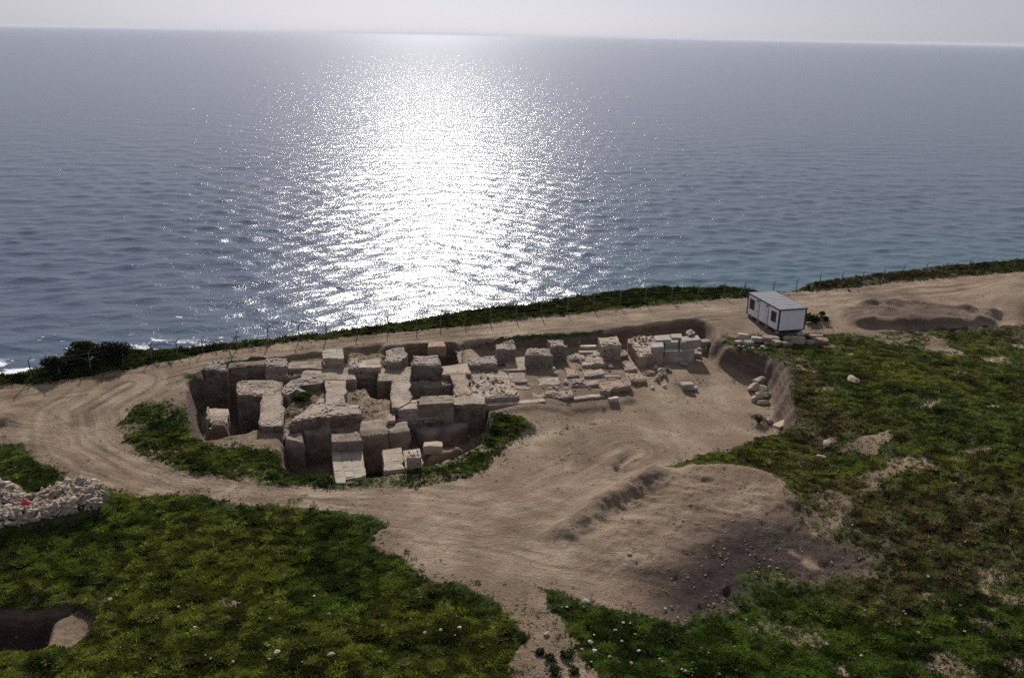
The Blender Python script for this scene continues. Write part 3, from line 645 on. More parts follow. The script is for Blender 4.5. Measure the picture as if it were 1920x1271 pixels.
W('wall_stub_base', [(756, 844), (786, 840), (793, 868), (760, 875)], -1.2, -4.9, 'ashlar', 'sand', 'low paved base under the pointed rubble stub at the ruin front', 'base')
W('rubble_stub', [(762, 858), (766, 842), (784, 841), (790, 858)], -.2, -1.3, 'rubble', 'sand', 'pointed stub of rubble masonry on a low paved base at the ruin front', 'stub')
W('stone_coping', [(747, 768), (757, 753), (787, 750), (788, 765)], -.4, -2.3, 'ashlar', 'sand', 'light capping block at the left end of the long dark beam wall')
W('beam_wall', [(786, 758), (788, 744), (848, 741), (851, 755)], .05, -2.4, 'ashlar', 'plaster', 'long straight dark-fronted wall above the deep recess at the ruin front')
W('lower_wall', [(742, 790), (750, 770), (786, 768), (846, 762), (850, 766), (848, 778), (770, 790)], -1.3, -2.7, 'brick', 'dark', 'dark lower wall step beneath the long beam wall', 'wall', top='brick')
W('stone_block', [(728, 787), (728, 777), (740, 776), (741, 786)], -.75, -1.6, 'ashlar', 'pink', 'small orange block at the corner of the central sunken room', 'block')
W('tilted_slab', [(768, 802), (762, 790), (850, 782), (884, 780), (872, 802), (800, 817)], -2.1, -4.9, 'smooth', 'brick', 'big earthen slab lying in the deep recess below the beam wall', 'slab')
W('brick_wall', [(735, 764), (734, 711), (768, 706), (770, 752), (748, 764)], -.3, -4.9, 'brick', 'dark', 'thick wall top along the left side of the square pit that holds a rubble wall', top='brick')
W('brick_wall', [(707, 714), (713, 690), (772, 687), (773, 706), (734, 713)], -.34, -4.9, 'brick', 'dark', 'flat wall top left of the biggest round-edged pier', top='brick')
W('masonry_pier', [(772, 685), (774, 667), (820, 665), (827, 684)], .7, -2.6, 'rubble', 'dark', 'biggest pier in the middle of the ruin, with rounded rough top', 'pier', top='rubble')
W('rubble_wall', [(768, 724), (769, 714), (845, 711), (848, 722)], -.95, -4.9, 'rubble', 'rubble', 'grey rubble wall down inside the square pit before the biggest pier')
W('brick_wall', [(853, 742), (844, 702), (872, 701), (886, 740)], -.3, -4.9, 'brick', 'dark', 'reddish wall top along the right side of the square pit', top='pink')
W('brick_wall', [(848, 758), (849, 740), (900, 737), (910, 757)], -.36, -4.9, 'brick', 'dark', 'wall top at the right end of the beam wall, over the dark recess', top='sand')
W('brick_wall', [(828, 702), (826, 686), (876, 681), (884, 701)], -.31, -4.9, 'brick', 'dark', 'light paved wall top right of the biggest pier', top='sand')
W('masonry_pier', [(722, 677), (724, 657), (740, 651), (757, 650), (759, 671), (750, 679)], .45, -1.2, 'rubble', 'rubble', 'grey rubble pier left of the dark apse by the coast road', 'pier')
W('stone_block', [(676, 689), (680, 675), (712, 672), (714, 688)], .05, -1.0, 'ashlar', 'sand', 'flat light block left of the grey rubble pier', 'block')
W('rubble_stub', [(654, 690), (656, 671), (672, 669), (674, 690)], .15, -1.2, 'rubble', 'rubble', 'small rounded rubble stub right of the pale squared double block', 'stub')
W('brick_block', [(802, 651), (804, 641), (832, 639), (836, 650)], .5, -.6, 'brick', 'pink', 'orange brick block on the rim of the dark apse', 'block')
W('apse_wall', [(803, 653), (836, 650), (851, 652), (858, 662), (859, 681), (865, 681), (866, 658), (857, 646), (840, 643), (800, 646)], -.65, -4.9, 'smooth', 'plaster', 'dark curved apse wall beside the coast road')
W('rubble_wall', [(880, 684), (878, 669), (925, 665), (931, 682)], -.15, -1.7, 'rubble', 'rubble', 'stacked rubble wall right of the dark apse')
W('rubble_platform', [(886, 740), (873, 703), (925, 695), (950, 700), (968, 728), (970, 742), (911, 747)], -.75, -2.2, 'rubble', 'sand', 'broad low platform littered with rubble, right of the square pit', 'platform')
W('masonry_pier', [(930, 656), (930, 645), (960, 639), (967, 653)], .35, -1.8, 'rubble', 'rubble', 'leftmost free-standing pier of the right-hand dig', 'pier')
W('masonry_pier', [(984, 665), (988, 655), (1033, 652), (1037, 665)], .15, -2.0, 'rubble', 'rubble', 'squat coursed pier nearest the camera in the right-hand dig', 'pier')
W('masonry_pier', [(1032, 650), (1026, 636), (1056, 635), (1064, 649)], .3, -1.9, 'rubble', 'rubble', 'square pier behind and right of the squat coursed pier', 'pier')
W('brick_pedestal', [(962, 716), (953, 700), (981, 698), (989, 715)], -.95, -2.1, 'brick', 'rubble', 'small dark-sided brick base in the middle of the dig floor', 'base')
W('brick_pedestal', [(968, 729), (963, 718), (989, 717), (994, 729)], -1.2, -2.1, 'brick', 'pink', 'pinkish brick step in front of the small dark-sided base', 'base')
W('floor_slab', [(1064, 706), (1055, 688), (1078, 686), (1087, 703)], -1.25, -2.3, 'brick', 'pink', 'flat pinkish slab on the dig floor, right of the white stones', 'slab')
W('rubble_heap_wall', [(1072, 722), (1074, 710), (1094, 706), (1099, 718)], -1.2, -2.3, 'rubble', 'rubble', 'small rubble lump in front of the flat pinkish slab', 'stub')
W('low_platform', [(1092, 683), (1080, 661), (1118, 656), (1139, 679)], -1.15, -2.3, 'rubble', 'sand', 'low earthen platform with a white slab lying on its back edge', 'platform')
W('masonry_pier', [(1128, 649), (1122, 632), (1155, 628), (1165, 646)], .1, -2.2, 'rubble', 'sand', 'tan pier left of the grey marble steps', 'pier')
W('low_wall', [(1020, 743), (1022, 733), (1070, 730), (1076, 741)], -1.25, -2.2, 'rubble', 'brick', 'low wall edge carrying three light stones at the front of the dig')
W('rubble_wall', [(1124, 733), (1124, 717), (1175, 707), (1182, 723), (1142, 735)], -1.2, -2.6, 'rubble', 'pink', 'ragged reddish wall corner at the front of the dig')
W('rubble_platform', [(1200, 668), (1178, 633), (1200, 629), (1228, 630), (1243, 664)], -.6, -2.7, 'rubble', 'sand', 'rubble-topped platform left of the grey marble steps', 'platform')
W('floor_slab', [(1172, 694), (1166, 682), (1187, 679), (1196, 691)], -1.5, -2.6, 'brick', 'brick', 'flat grey-tan slab in front of the rubble-topped platform', 'slab')
W('brick_pedestal', [(1180, 714), (1175, 700), (1200, 697), (1212, 711)], -1.5, -2.6, 'rubble', 'pink', 'reddish broken brick base beside the pale rock cluster', 'base')

for nm, pts, zt, sty, m, lab in (
 ('low_wall', [(931, 695), (930, 688), (985, 685), (987, 692)], -1.0, 'brick', 'brick', 'thin low wall line between the stacked rubble wall and the squat coursed pier'),
 ('floor_paving', [(1000, 724), (998, 711), (1045, 707), (1051, 719)], -1.28, 'brick', 'sand', 'worn patch of paving right of the pinkish brick step'),
 ('low_wall', [(1096, 705), (1094, 696), (1128, 691), (1134, 700)], -1.35, 'brick', 'brick', 'low wall piece right of the flat pinkish slab'),
 ('low_wall', [(1085, 724), (1083, 717), (1120, 712), (1122, 720)], -1.35, 'brick', 'sand', 'low worn wall left of the ragged reddish wall corner'),
 ('front_kerb', [(908, 761), (907, 755), (1020, 747), (1021, 752)], -1.2, 'ashlar', 'sand', 'long kerb of squared stones along the front of the dig, left stretch'),
 ('front_kerb', [(1077, 748), (1076, 743), (1124, 738), (1125, 743)], -1.45, 'ashlar', 'sand', 'short kerb of squared stones at the front of the dig, left of the reddish corner'),
 ('low_wall', [(1067, 674), (1064, 665), (1079, 663), (1084, 672)], -1.15, 'rubble', 'rubble', 'low rubble stump before the square pier behind the squat one'),
 ('low_wall', [(1142, 670), (1139, 661), (1172, 656), (1178, 665)], -1.5, 'rubble', 'brick', 'low rubble wall between the tan pier and the rubble-topped platform'),
 ('low_wall', [(992, 648), (990, 641), (1023, 638), (1025, 645)], -.9, 'rubble', 'brick', 'low wall at the back of the dig between the first two piers'),
 ('low_wall', [(1064, 642), (1062, 634), (1112, 628), (1116, 636)], -.9, 'rubble', 'brick', 'low wall at the back of the dig left of the tan pier'),
 ('floor_paving', [(905, 700), (930, 700), (952, 716), (958, 728), (970, 728), (948, 698), (930, 692)], -1.0, 'brick', 'pink', 'reddish paving strip right of the broad rubble-littered platform'),
 ('floor_paving', [(1000, 745), (996, 732), (1018, 730), (1019, 744)], -1.3, 'brick', 'pink', 'small reddish paving left of the low wall edge with three stones'),
 ('low_wall', [(1206, 700), (1204, 694), (1226, 691), (1229, 698)], -1.7, 'rubble', 'pink', 'low reddish remnant left of the pale rock cluster'),
 ('floor_paving', [(950, 690), (946, 672), (985, 668), (988, 684)], -1.12, 'brick', 'sand', 'light floor patch before the leftmost free-standing pier')):
    W(nm, pts, zt, zt - .9, sty, m, lab, 'paving' if 'paving' in nm else 'kerb' if 'kerb' in nm else 'wall')

# ------------------------------------------------------------------ loose blocks and rocks
def block_mesh(name, w, d, h, rough=.05, seed=0, nseg=3):
    bm = bmesh.new(); bmesh.ops.create_cube(bm, size=1.0)
    bmesh.ops.subdivide_edges(bm, edges=bm.edges[:], cuts=nseg - 1, use_grid_fill=True)
    r = random.Random(seed)
    off = Vector((r.uniform(0, 50), r.uniform(0, 50), r.uniform(0, 50)))
    for v in bm.verts:
        p = v.co.copy(); k = sum(abs(abs(c) - .5) < 1e-4 for c in p)
        q = Vector((p.x * w, p.y * d, p.z * h))
        if k >= 2: q *= (1 - .05 * (k - 1) - rough * .5 * r.random())
        nv = mnoise.noise_vector(q * 1.7 + off); v.co = q + nv * rough * min(w, d, h) * 1.6
    me = bpy.data.meshes.new(name); bm.to_mesh(me); bm.free()
    a = me.attributes.new('tint', 'FLOAT', 'POINT'); a.data.foreach_set('value', np.full(len(me.vertices), r.uniform(.3, .8), np.float32)); return me
def boulder_mesh(name, sub, seed, flat=.7, ang=0.0):
    r = random.Random(seed); bm = bmesh.new(); bmesh.ops.create_icosphere(bm, subdivisions=sub, radius=.5)
    off = Vector((r.uniform(0, 90), r.uniform(0, 90), r.uniform(0, 90)))
    cuts = [(Vector((r.gauss(0, 1), r.gauss(0, 1), r.gauss(0, 1))).normalized(), r.uniform(.28, .42) - ang) for _ in range(7 if not ang else 10)]
    for v in bm.verts:
        p = v.co
        for nn, dd in cuts:
            e = p.dot(nn) - dd
            if e > 0: p = p - nn * e * .9
        p = p * (1 + .28 * mnoise.noise(p * 2.6 + off)); v.co = Vector((p.x, p.y * .9, p.z * flat))
    me = bpy.data.meshes.new(name); bm.to_mesh(me); bm.free()
    a = me.attributes.new('tint', 'FLOAT', 'POINT'); a.data.foreach_set('value', np.full(len(me.vertices), r.uniform(.25, .85), np.float32)); return me
_bs = [0]
def block(name, px, py, w, d, h, rot, m, label, cat='block', z=None, group=None, rough=.05, tilt=(0, 0)):
    """block whose base centre stands where the photo shows (px, py); z = height of what carries it, else the terrain"""
    _bs[0] += 1
    p = G(px, py) if z is None else P(px, py, z, False)
    o = link(name, block_mesh(name, w, d, h, rough, _bs[0]), M[m]); o.location = (p[0], p[1], p[2] + h * .5 - .04)
    o.rotation_euler = (math.radians(tilt[0]), math.radians(tilt[1]), math.radians(rot)); return tag(o, label, cat, group)
def rock(name, px, py, s, m, label, cat='rock', group=None, z=None, flat=.7, rot=None, sub=2):
    _bs[0] += 1
    p = G(px, py) if z is None else P(px, py, z, False)
    o = link(name, boulder_mesh(name, sub, _bs[0] * 7, flat), M[m]); sx_, sy_, sz_ = s if isinstance(s, tuple) else (s, s, s)
    o.scale = (sx_, sy_, sz_); o.location = (p[0], p[1], p[2] + sz_ * flat * .28); o.rotation_euler = (0, 0, rot if rot is not None else random.uniform(0, 6)); return tag(o, label, cat, group)

# grey marble steps
def mblock(pts, zt, zb, label, m='marble', name='marble_block'):
    poly = np.array(ccw(list(PP(pts, zt, False)))); c = poly.mean(axis=0); n = len(poly); mb = MB((c[0], c[1], zb))
    jt = lambda: random.uniform(-.02, .02)
    low = inset(poly, -.01); mid = poly; up = inset(poly, .05)
    vs = [(*q, zb) for q in low] + [(q[0] + jt(), q[1] + jt(), zt - .05) for q in mid] + [(q[0] + jt(), q[1] + jt(), zt + jt()) for q in up]
    fs = [(i, (i + 1) % n, n + (i + 1) % n, n + i) for i in range(n)] + [(n + i, n + (i + 1) % n, 2 * n + (i + 1) % n, 2 * n + i) for i in range(n)] + [tuple(range(2 * n, 3 * n))]
    mb.add(vs, fs, random.uniform(.35, .75)); return tag(mb.build(name, M[m], None, (c[0], c[1], zb)), label, 'block')
mblock([(1243, 672), (1242, 663), (1294, 659), (1298, 670)], -1.38, -2.9, 'lowest long grey marble slab at the foot of the steps')
mblock([(1246, 659), (1245, 648), (1272, 646), (1273, 658)], -.66, -2.8, 'grey marble step, left block of the middle course')
mblock([(1274, 658), (1273, 646), (1299, 643), (1303, 657)], -.7, -2.8, 'grey marble step, right block of the middle course')
mblock([(1221, 651), (1220, 642), (1243, 641), (1245, 650)], .02, -2.7, 'tall banded grey marble block at the left front of the steps')
mblock([(1247, 642), (1246, 633), (1271, 631), (1272, 641)], -.02, -2.7, 'grey marble block in the upper course, right of the tall banded block')
mblock([(1229, 638), (1227, 629), (1256, 627), (1258, 637)], .16, -2.6, 'light grey marble slab on the top course, left one')
mblock([(1259, 633), (1257, 626), (1278, 625), (1280, 633)], .2, -2.6, 'light grey marble slab on the top course, middle one')
mblock([(1281, 640), (1274, 631), (1308, 628), (1315, 637)], .16, -.72, 'large grey marble slab on the top course, right one')
block('small_upright_block', 1280, 653, .6, .45, .85, 5, 'sand', 'small tan upright block standing on the marble steps', z=-.68)
rock('boulder', 1294, 627, (1.9, 1.2, .9), 'rubble', 'flat dark boulder lying on top of the marble steps', z=.16, sub=3)
block('stone_block', 1321, 648, 1.1, .9, .7, 20, 'rubble', 'dark block at the right end of the top marble course', z=-1.6)
block('stone_block', 1316, 662, 1.0, .8, .7, 10, 'rubble', 'squared grey block on the dig floor right of the marble steps')
block('stone_block', 1305, 670, 1.2, .8, .65, -10, 'brick', 'brownish block lowest at the right of the marble steps')
rock('boulder', 1281, 684, (1.7, .9, .6), 'rubble', 'dark wet-looking stone in front of the lowest marble slab', flat=.6)
block('white_slab', 1103, 652, 1.9, .5, .3, 8, 'white', 'white slab lying on the back edge of the low earthen platform', z=-1.1)
block('stone_slab', 1098, 662, 1.6, .6, .25, 4, 'pale', 'thin pale slab in front of the white slab on the low platform', z=-1.1)
for (x, y, s, lb) in ((1038, 693, .6, 'white stone upper of two in the middle of the dig floor'), (1042, 702, .6, 'grey-white stone lower of two in the middle of the dig floor'),
                      (1061, 719, .75, 'white stone by the corner of the flat pinkish slab'), (1032, 731, .55, 'left of three light stones on the low wall edge'),
                      (1044, 730, .55, 'middle of three light stones on the low wall edge'), (1061, 731, .5, 'right of three light stones on the low wall edge'),
                      (1145, 689, .75, 'white stone between the low platform and the ragged reddish wall'), (1223, 729, .55, 'small white stone alone on the dig floor, left of two'),
                      (1246, 725, .5, 'small white stone on the dig floor, right of two')):
    rock('white_stone', x, y, s, 'white', lb, 'stone', z=-1.22 if 'wall edge' in lb else None)
block('white_block', 1150, 752, 1.1, .5, .4, 25, 'white', 'long white block lying alone in front of the ragged reddish wall', rough=.1)
block('concrete_block', 1287, 729, 1.3, .9, .7, 8, 'marble', 'pale grey block lying on the open dig floor', rough=.08)
rock('boulder', 1303, 731, .8, 'marble', 'light grey stone leaning at the right of the pale grey block')
mb = MB(); mb.tube((0, 0, 0), (1.9, .15, .05), .05, 6); p = G(1128, 707)
tag(mb.build('white_pole', plain('white_paint', (.75, .75, .73)), None, (p[0], p[1], p[2] + .06)), 'thin white pole lying on the dig floor', 'pole')
for k, (x, y, s) in enumerate(((1230, 693, 1.0), (1240, 700, 1.1), (1249, 694, .8), (1237, 708, .9), (1247, 707, .9), (1256, 697, .6), (1233, 714, .8))):
    rock('pale_rock', x, y, (s, s * .8, s * 1.1), 'white' if k % 2 else 'pale', ('%s rock of the pale rock cluster on the dig floor' % ('backmost left', 'large central', 'upper right', 'middle left', 'middle right', 'small outlying right', 'front left')[k]), 'rock', 'pale rock cluster on the dig floor')
# small rubble on the platforms
for k, (x, y) in enumerate(((1190, 636), (1198, 633), (1205, 637), (1212, 634), (1219, 637), (1210, 641), (1200, 643), (1222, 633))):
    rock('rubble_stone', x, y, random.uniform(.35, .65), ('sand', 'pale', 'rubble')[k % 3], 'small angular stone in the rubble topping the platform by the marble steps', 'stone', 'rubble stones on the platform by the marble steps', z=-.58)
for k in range(16):
    x, y = random.uniform(885, 955), random.uniform(708, 738)
    rock('rubble_stone', x, y, random.uniform(.25, .5), ('sand', 'pink', 'rubble')[k % 3], 'small stone scattered on the broad rubble-littered platform', 'stone', 'stones on the broad platform', z=-.74)
for k in range(46):
    x, y = random.uniform(930, 1260), 0; y = random.uniform(690, 742) - (x - 930) * .06
    rock('rubble_stone', x, y, random.uniform(.18, .45), ('sand', 'pink', 'rubble', 'pale')[k % 4], 'small loose stone lying on the floor of the right-hand dig', 'stone', 'loose stones on the right-hand dig floor')
# fallen boulders below the right bank
for x, y, s, r, m, lb in ((1425, 723, (1.9, 1.4, 1.3), .3, 'sand', 'topmost tan boulder under the right bank of the dig'), (1413, 732, (1.8, 1.2, 1.2), .8, 'pale', 'pointed pale boulder, left of the fallen group under the right bank'),
                          (1427, 733, (1.9, 1.0, .9), 2.9, 'white', 'whitest boulder of the fallen group under the right bank'), (1430, 746, (1.8, 1.2, 1.0), .1, 'sand', 'flat-faced tan boulder, middle of the fallen group under the right bank'),
                          (1414, 752, (1.0, .8, .9), 1, 'sand', 'small round boulder at the left of the fallen group'), (1431, 758, (1.7, .8, .7), 3.0, 'sand', 'lowest half-buried boulder of the fallen group under the right bank')):
    rock('boulder', x, y, s, m, lb, 'boulder', flat=.85, rot=r, sub=3)
rock('boulder', 1442, 792, .8, 'sand', 'small tan stone at the grass edge below the dry twiggy bush')
rock('boulder', 1600, 716, (1.9, 1.3, 1.0), 'sand', 'lone tan boulder in the green hillside right of the dig', sub=3)
rock('boulder', 1550, 834, (1.6, 1.0, .7), 'rubble', 'grey half-buried boulder left of the bare scar on the hillside', sub=3)
rock('boulder', 1540, 858, (.9, .7, .5), 'sand', 'small tan stone below the grey half-buried boulder')
# blocks stacked in front of the cabin
for x, y, w, d, h, r, m, lb in ((1393, 637, 1.5, 1.1, .95, 5, 'sand', 'tan squared block, leftmost and tallest in the row by the cabin'), (1384, 645, 1.0, .8, .5, 30, 'sand', 'small tan block low at the left end of the row by the cabin'),
                                (1402, 649, 1.2, .9, .8, 15, 'rubble', 'dark grey block below the tallest tan block'), (1419, 642, 1.6, 1.0, .8, -8, 'marble', 'bluish grey block right of the tallest tan block'),
                                (1437, 640, 1.3, .9, .8, 12, 'rubble', 'dark brown block in the middle of the row by the cabin'), (1449, 638, 1.7, .9, .6, 3, 'rubble', 'flat dark slab behind the row, under the cabin corner'),
                                (1455, 647, 1.4, .9, .7, 35, 'sand', 'tilted tan block with a pointed top in the row by the cabin'), (1478, 640, 1.3, .9, .7, 18, 'sand', 'tan block resting on others at the middle right of the row'),
                                (1476, 648, 1.3, .8, .6, -5, 'pink', 'pinkish block at the front of the row by the cabin'), (1496, 643, 1.8, 1.1, .9, -20, 'sand', 'broad tan slab with a sloping face in the row by the cabin'),
                                (1518, 645, 1.0, .8, .6, 20, 'rubble', 'small dark block between the broad slab and the pink slab'), (1537, 644, 1.9, 1.0, .8, 4, 'pink', 'long pinkish slab, rightmost in the row by the cabin'),
                                (1530, 634, 1.8, .8, .5, -6, 'pink', 'pink slab lying behind the rightmost long slab'), (1501, 630, 1.0, .7, .45, 8, 'marble', 'small light grey block just below the cabin end wall'),
                                (1437, 646, .6, .5, .4, 12, 'marble', 'small grey cube in front of the dark brown block')):
    block('stone_block', x, y, w * .86, d * .86, h * .8, r, m, lb, 'block', rough=.09, tilt=(random.uniform(-9, 9), random.uniform(-9, 9)))
for k in range(7):
    rock('white_stone', 1386 + 9 * k * random.uniform(.8, 1.1), 651 + random.uniform(-2, 5), random.uniform(.35, .7), ('white', 'marble', 'pale')[k % 3], 'small whitish stone lying in the grass before the row of blocks', 'stone', 'small stones before the row of blocks')
block('tan_slab_edge', 1466, 798, 2.2, .8, .3, 40, 'sand', 'flat tan slab at the lower grass edge of the dig', 'slab')
block('fallen_block', 812, 848, 1.7, .95, .85, 4, 'sand', 'squared loose block lying in front of the deep recess', rough=.06)
# bigger rubble inside the pits
for x, y, s, lb in ((735, 820, 1.3, 'round grey boulder under the narrow earthen ledge'), (752, 818, 1.2, 'grey boulder between the narrow ledge and the big earthen slab'), (667, 818, .7, 'small light boulder beside the squared step block'),
                    (700, 852, .8, 'dim boulder down in the black shaft'), (875, 822, .9, 'tan boulder at the right end of the deep recess'), (560, 742, 1.3, 'dark mossy boulder inside the weedy sunken room')):
    rock('boulder', x, y, s, 'rubble', lb, 'boulder', sub=3)
rock('boulder', 920, 668 + 20, .8, 'rubble', 'loose grey stone at the foot of the stacked rubble wall')
# stones in the grass
named = [(1098, 1129, .75, 'largest white boulder in the grass at the edge of the spoil heap'), (1025, 1192, .65, 'pinkish stone on the bare footpath'), (1107, 1204, .5, 'flat white stone in the grass right of the footpath'),
         (1114, 1222, .5, 'pointed white stone in the grass right of the footpath'), (1154, 1183, .4, 'white stone in the grass below the spoil heap edge'), (1198, 1222, .45, 'white stone further right below the spoil heap'),
         (862, 1178, .42, 'right of a trio of white stones left of the footpath'), (797, 1188, .42, 'left of a trio of white stones left of the footpath'), (826, 1183, .42, 'middle of a trio of white stones left of the footpath'),
         (714, 1224, .4, 'white stone in the lower grass far left of the footpath'), (520, 1225, .55, 'large white stone low in the left meadow'), (620, 1230, .7, 'grey half-buried stone low in the left meadow'),
         (366, 1180, .5, 'light stone in the left meadow right of the trench'), (206, 1126, .55, 'white-topped dark stone above the trench corner'), (588, 1119, .42, 'white stone in the middle of the left meadow'),
         (692, 980, .3, 'small white stone by the road edge meadow'), (1180, 1040, .6, 'dark clod on the spoil heap')]
for x, y, s, lb in named: rock('field_stone', x, y, s * .72, 'rubble' if 'grey' in lb or 'dark' in lb else ('pink' if 'pinkish' in lb else 'white'), lb, 'stone', flat=.55)
sm = [boulder_mesh('small_field_stone', 2, 900 + k, .6) for k in range(4)]
for k in range(70):
    if k < 36: x, y = random.uniform(1010, 1420), random.uniform(1120, 1270)
    elif k < 54: x, y = random.uniform(200, 900), random.uniform(1080, 1270)
    else: x, y = random.uniform(1420, 1900), random.uniform(900, 1260)
    p = G(x, y); s = random.uniform(.1, .26)
    o = link('small_field_stone', sm[k % 4], M['pale']); o.scale = (s, s, s); o.location = (p[0], p[1], p[2] + .1); o.rotation_euler = (0, 0, random.uniform(0, 6))
    lbs = ('little whitish stone in the grass between the footpath and the spoil heap', 'little whitish stone in the left meadow', 'little whitish stone on the right-hand hillside')[0 if k < 36 else 1 if k < 54 else 2]
    tag(o, lbs, 'stone', lbs.replace('little whitish stone', 'little stones'))

# ------------------------------------------------------------------ stone pile
pp_ = PP(pile_poly); proot = empty('stone_pile', (*pp_.mean(axis=0), hz(*pp_.mean(axis=0))), 'long curved heap of light rubble stones in the left meadow', 'stone pile')
pm_ = [boulder_mesh('stone', 2, 700 + k, .75, .09) for k in range(10)]
for k, me in enumerate(pm_): me.materials.append(M[('rubble', 'brick', 'pale', 'sand', 'brick')[k % 5]])
rest = MB(proot.location); cnt = 0; cands = []
while len(cands) < 2300:
    x = random.uniform(pp_[:, 0].min(), pp_[:, 0].max()); y = random.uniform(pp_[:, 1].min(), pp_[:, 1].max())
    if inpoly(pp_, np.array([x]), np.array([y]))[0]: cands.append((x, y, random.uniform(.15, .46) * (1 if random.random() < .8 else 1.4)))
cands.sort(key=lambda q: -q[2])
for x, y, s in cands:
    rot = random.uniform(0, 6.28); til = random.uniform(-.6, .6); z = hz(x, y) + random.uniform(-.03, .14) + s * .1
    if cnt < 300:
        o = link('stone', pm_[cnt % 10], None, proot, (x - proot.location[0], y - proot.location[1], z - proot.location[2])); o.scale = (s * 1.7, s * 1.1, s * 1.15); o.rotation_euler = (til, til, rot)
    else:
        me = pm_[cnt % 10]; R = Matrix.Translation((x, y, z)) @ Matrix.Rotation(rot, 4, 'Z') @ Matrix.Rotation(til, 4, 'X') @ Matrix.Diagonal((s * 1.5, s, s, 1))
        rest.add([tuple(R @ v.co) for v in me.vertices], [tuple(q.vertices) for q in me.polygons], random.uniform(.1, .95))
    cnt += 1
tag(rest.build('small_stones', M['brick'], proot), kind='stuff')
bag = boulder_mesh('red_bag', 3, 4242, .9); p = G(50, 950)
tag(link('red_bag', bag, plain('red_plastic', (.55, .03, .05), .5, 9, .4), None, (p[0], p[1], p[2] + .3)), 'crumpled red bag at the inner edge of the stone pile', 'bag').scale = (.62, .5, .95)

# ------------------------------------------------------------------ site cabin
M_WHITE = plain('white_panel', (.76, .77, .78), .5, 1.1, .18); M_BLUE = plain('blue_steel', (.022, .036, .075), .5, 5, .2)
M_ROOF = plain('grey_sheet_roof', (.135, .135, .155), .8, 1.6, .5); M_DARK = plain('dark_glass', (.006, .007, .010), .35, 3, .2); M_CONC = plain('concrete', (.36, .34, .32), .9, 5, .25)
M_DOOR = plain('white_door_sheet', (.62, .65, .70), .5, 2.5, .05)
zf = .35
c0 = P(1457.5, 622, zf, False)[:2]; c1 = P(1403, 587.5, zf, False)[:2]; c2 = P(1506.5, 617.5, zf, False)[:2]
ux = c1 - c0; Lx = np.linalg.norm(ux); ux /= Lx; uy = np.array([ux[1], -ux[0]]); uy = uy if np.dot(uy, c2 - c0) > 0 else -uy
# turn a little so that both traced edges are shared fairly
a1 = math.atan2(*(c1 - c0)[::-1]); a2 = math.atan2(*(c2 - c0)[::-1]); da = ((a1 - a2) - math.pi / 2)
a1 -= da / 2; ux = np.array([math.cos(a1), math.sin(a1)]); uy = np.array([ux[1], -ux[0]]); Ly = np.linalg.norm(c2 - c0); CH = 2.62
cab = empty('site_cabin', (*c0, 0), 'white prefabricated cabin with blue edges beside the coast road', 'cabin')
cab.rotation_euler = (0, 0, math.atan2(uy[1], uy[0]))      # local +x along the end wall, +y along the long wall
def lb(name, x0, x1, y0, y1, z0, z1, m, parent=cab, tint=.5):
    q = MB(); q.box(((x0 + x1) / 2, (y0 + y1) / 2, (z0 + z1) / 2), ((x1 - x0) / 2, (y1 - y0) / 2, (z1 - z0) / 2), 0, tint); return q.build(name, m, parent)
LX, LY = Ly, Lx                                            # x: short side, y: long side
npan = 6
for k in range(npan):
    y0, y1 = LY * k / npan, LY * (k + 1) / npan
    lb('wall_panel', .03, .10, y0 + .008, y1 - .008, zf + .1, zf + CH - .1, M_WHITE)
    lb('wall_panel', LX - .10, LX - .03, y0 + .008, y1 - .008, zf + .1, zf + CH - .1, M_WHITE)
for k in range(3):
    x0, x1 = .1 + (LX - .2) * k / 3, .1 + (LX - .2) * (k + 1) / 3
    lb('wall_panel', x0 + .008, x1 - .008, .03, .10, zf + .1, zf + CH - .1, M_WHITE); lb('wall_panel', x0 + .008, x1 - .008, LY - .10, LY - .03, zf + .1, zf + CH - .1, M_WHITE)
lb('floor', .02, LX - .02, .02, LY - .02, zf + .01, zf + .08, M_CONC)
for x in (0, LX - .09):
    for y in (0, LY - .09): lb('corner_post', x - .03, x + .12, y - .03, y + .12, zf, zf + CH, M_BLUE)
for z in (zf, zf + CH - .1):
    for x in (.005, LX - .085): lb('edge_beam', x, x + .08, .09, LY - .09, z + .002, z + .098, M_BLUE)
    for y in (.005, LY - .085): lb('edge_beam', .09, LX - .09, y, y + .08, z + .002, z + .098, M_BLUE)
q = MB(); nr = 14
for k in range(nr):
    y0, y1 = -.04 + (LY + .08) * k / nr, -.04 + (LY + .08) * (k + .86) / nr
    q.box((LX / 2, (y0 + y1) / 2, zf + CH + .03 + .012 * (k % 2)), (LX / 2 + .05, (y1 - y0) / 2 + .01, .025))
roof = q.build('roof', M_ROOF, cab)
lb('roof_trim', -.075, -.052, -.05, LY + .05, zf + CH - .09, zf + CH + .08, M_BLUE); lb('roof_trim', LX + .052, LX + .075, -.05, LY + .05, zf + CH - .09, zf + CH + .08, M_BLUE); lb('roof_trim', -.05, LX + .05, -.075, -.052, zf + CH - .09, zf + CH + .08, M_BLUE)
def window(y0, y1):
    w = lb('window', .012, .05, y0, y1, zf + .85, zf + 2.1, M_BLUE); lb('pane', -.002, .011, y0 + .06, (y0 + y1) / 2 - .02, zf + .91, zf + 2.04, M_DARK, w); lb('pane', -.002, .011, (y0 + y1) / 2 + .02, y1 - .06, zf + .91, zf + 2.04, M_DARK, w)
window(LY * .09, LY * .245); window(LY * .775, LY * .935)
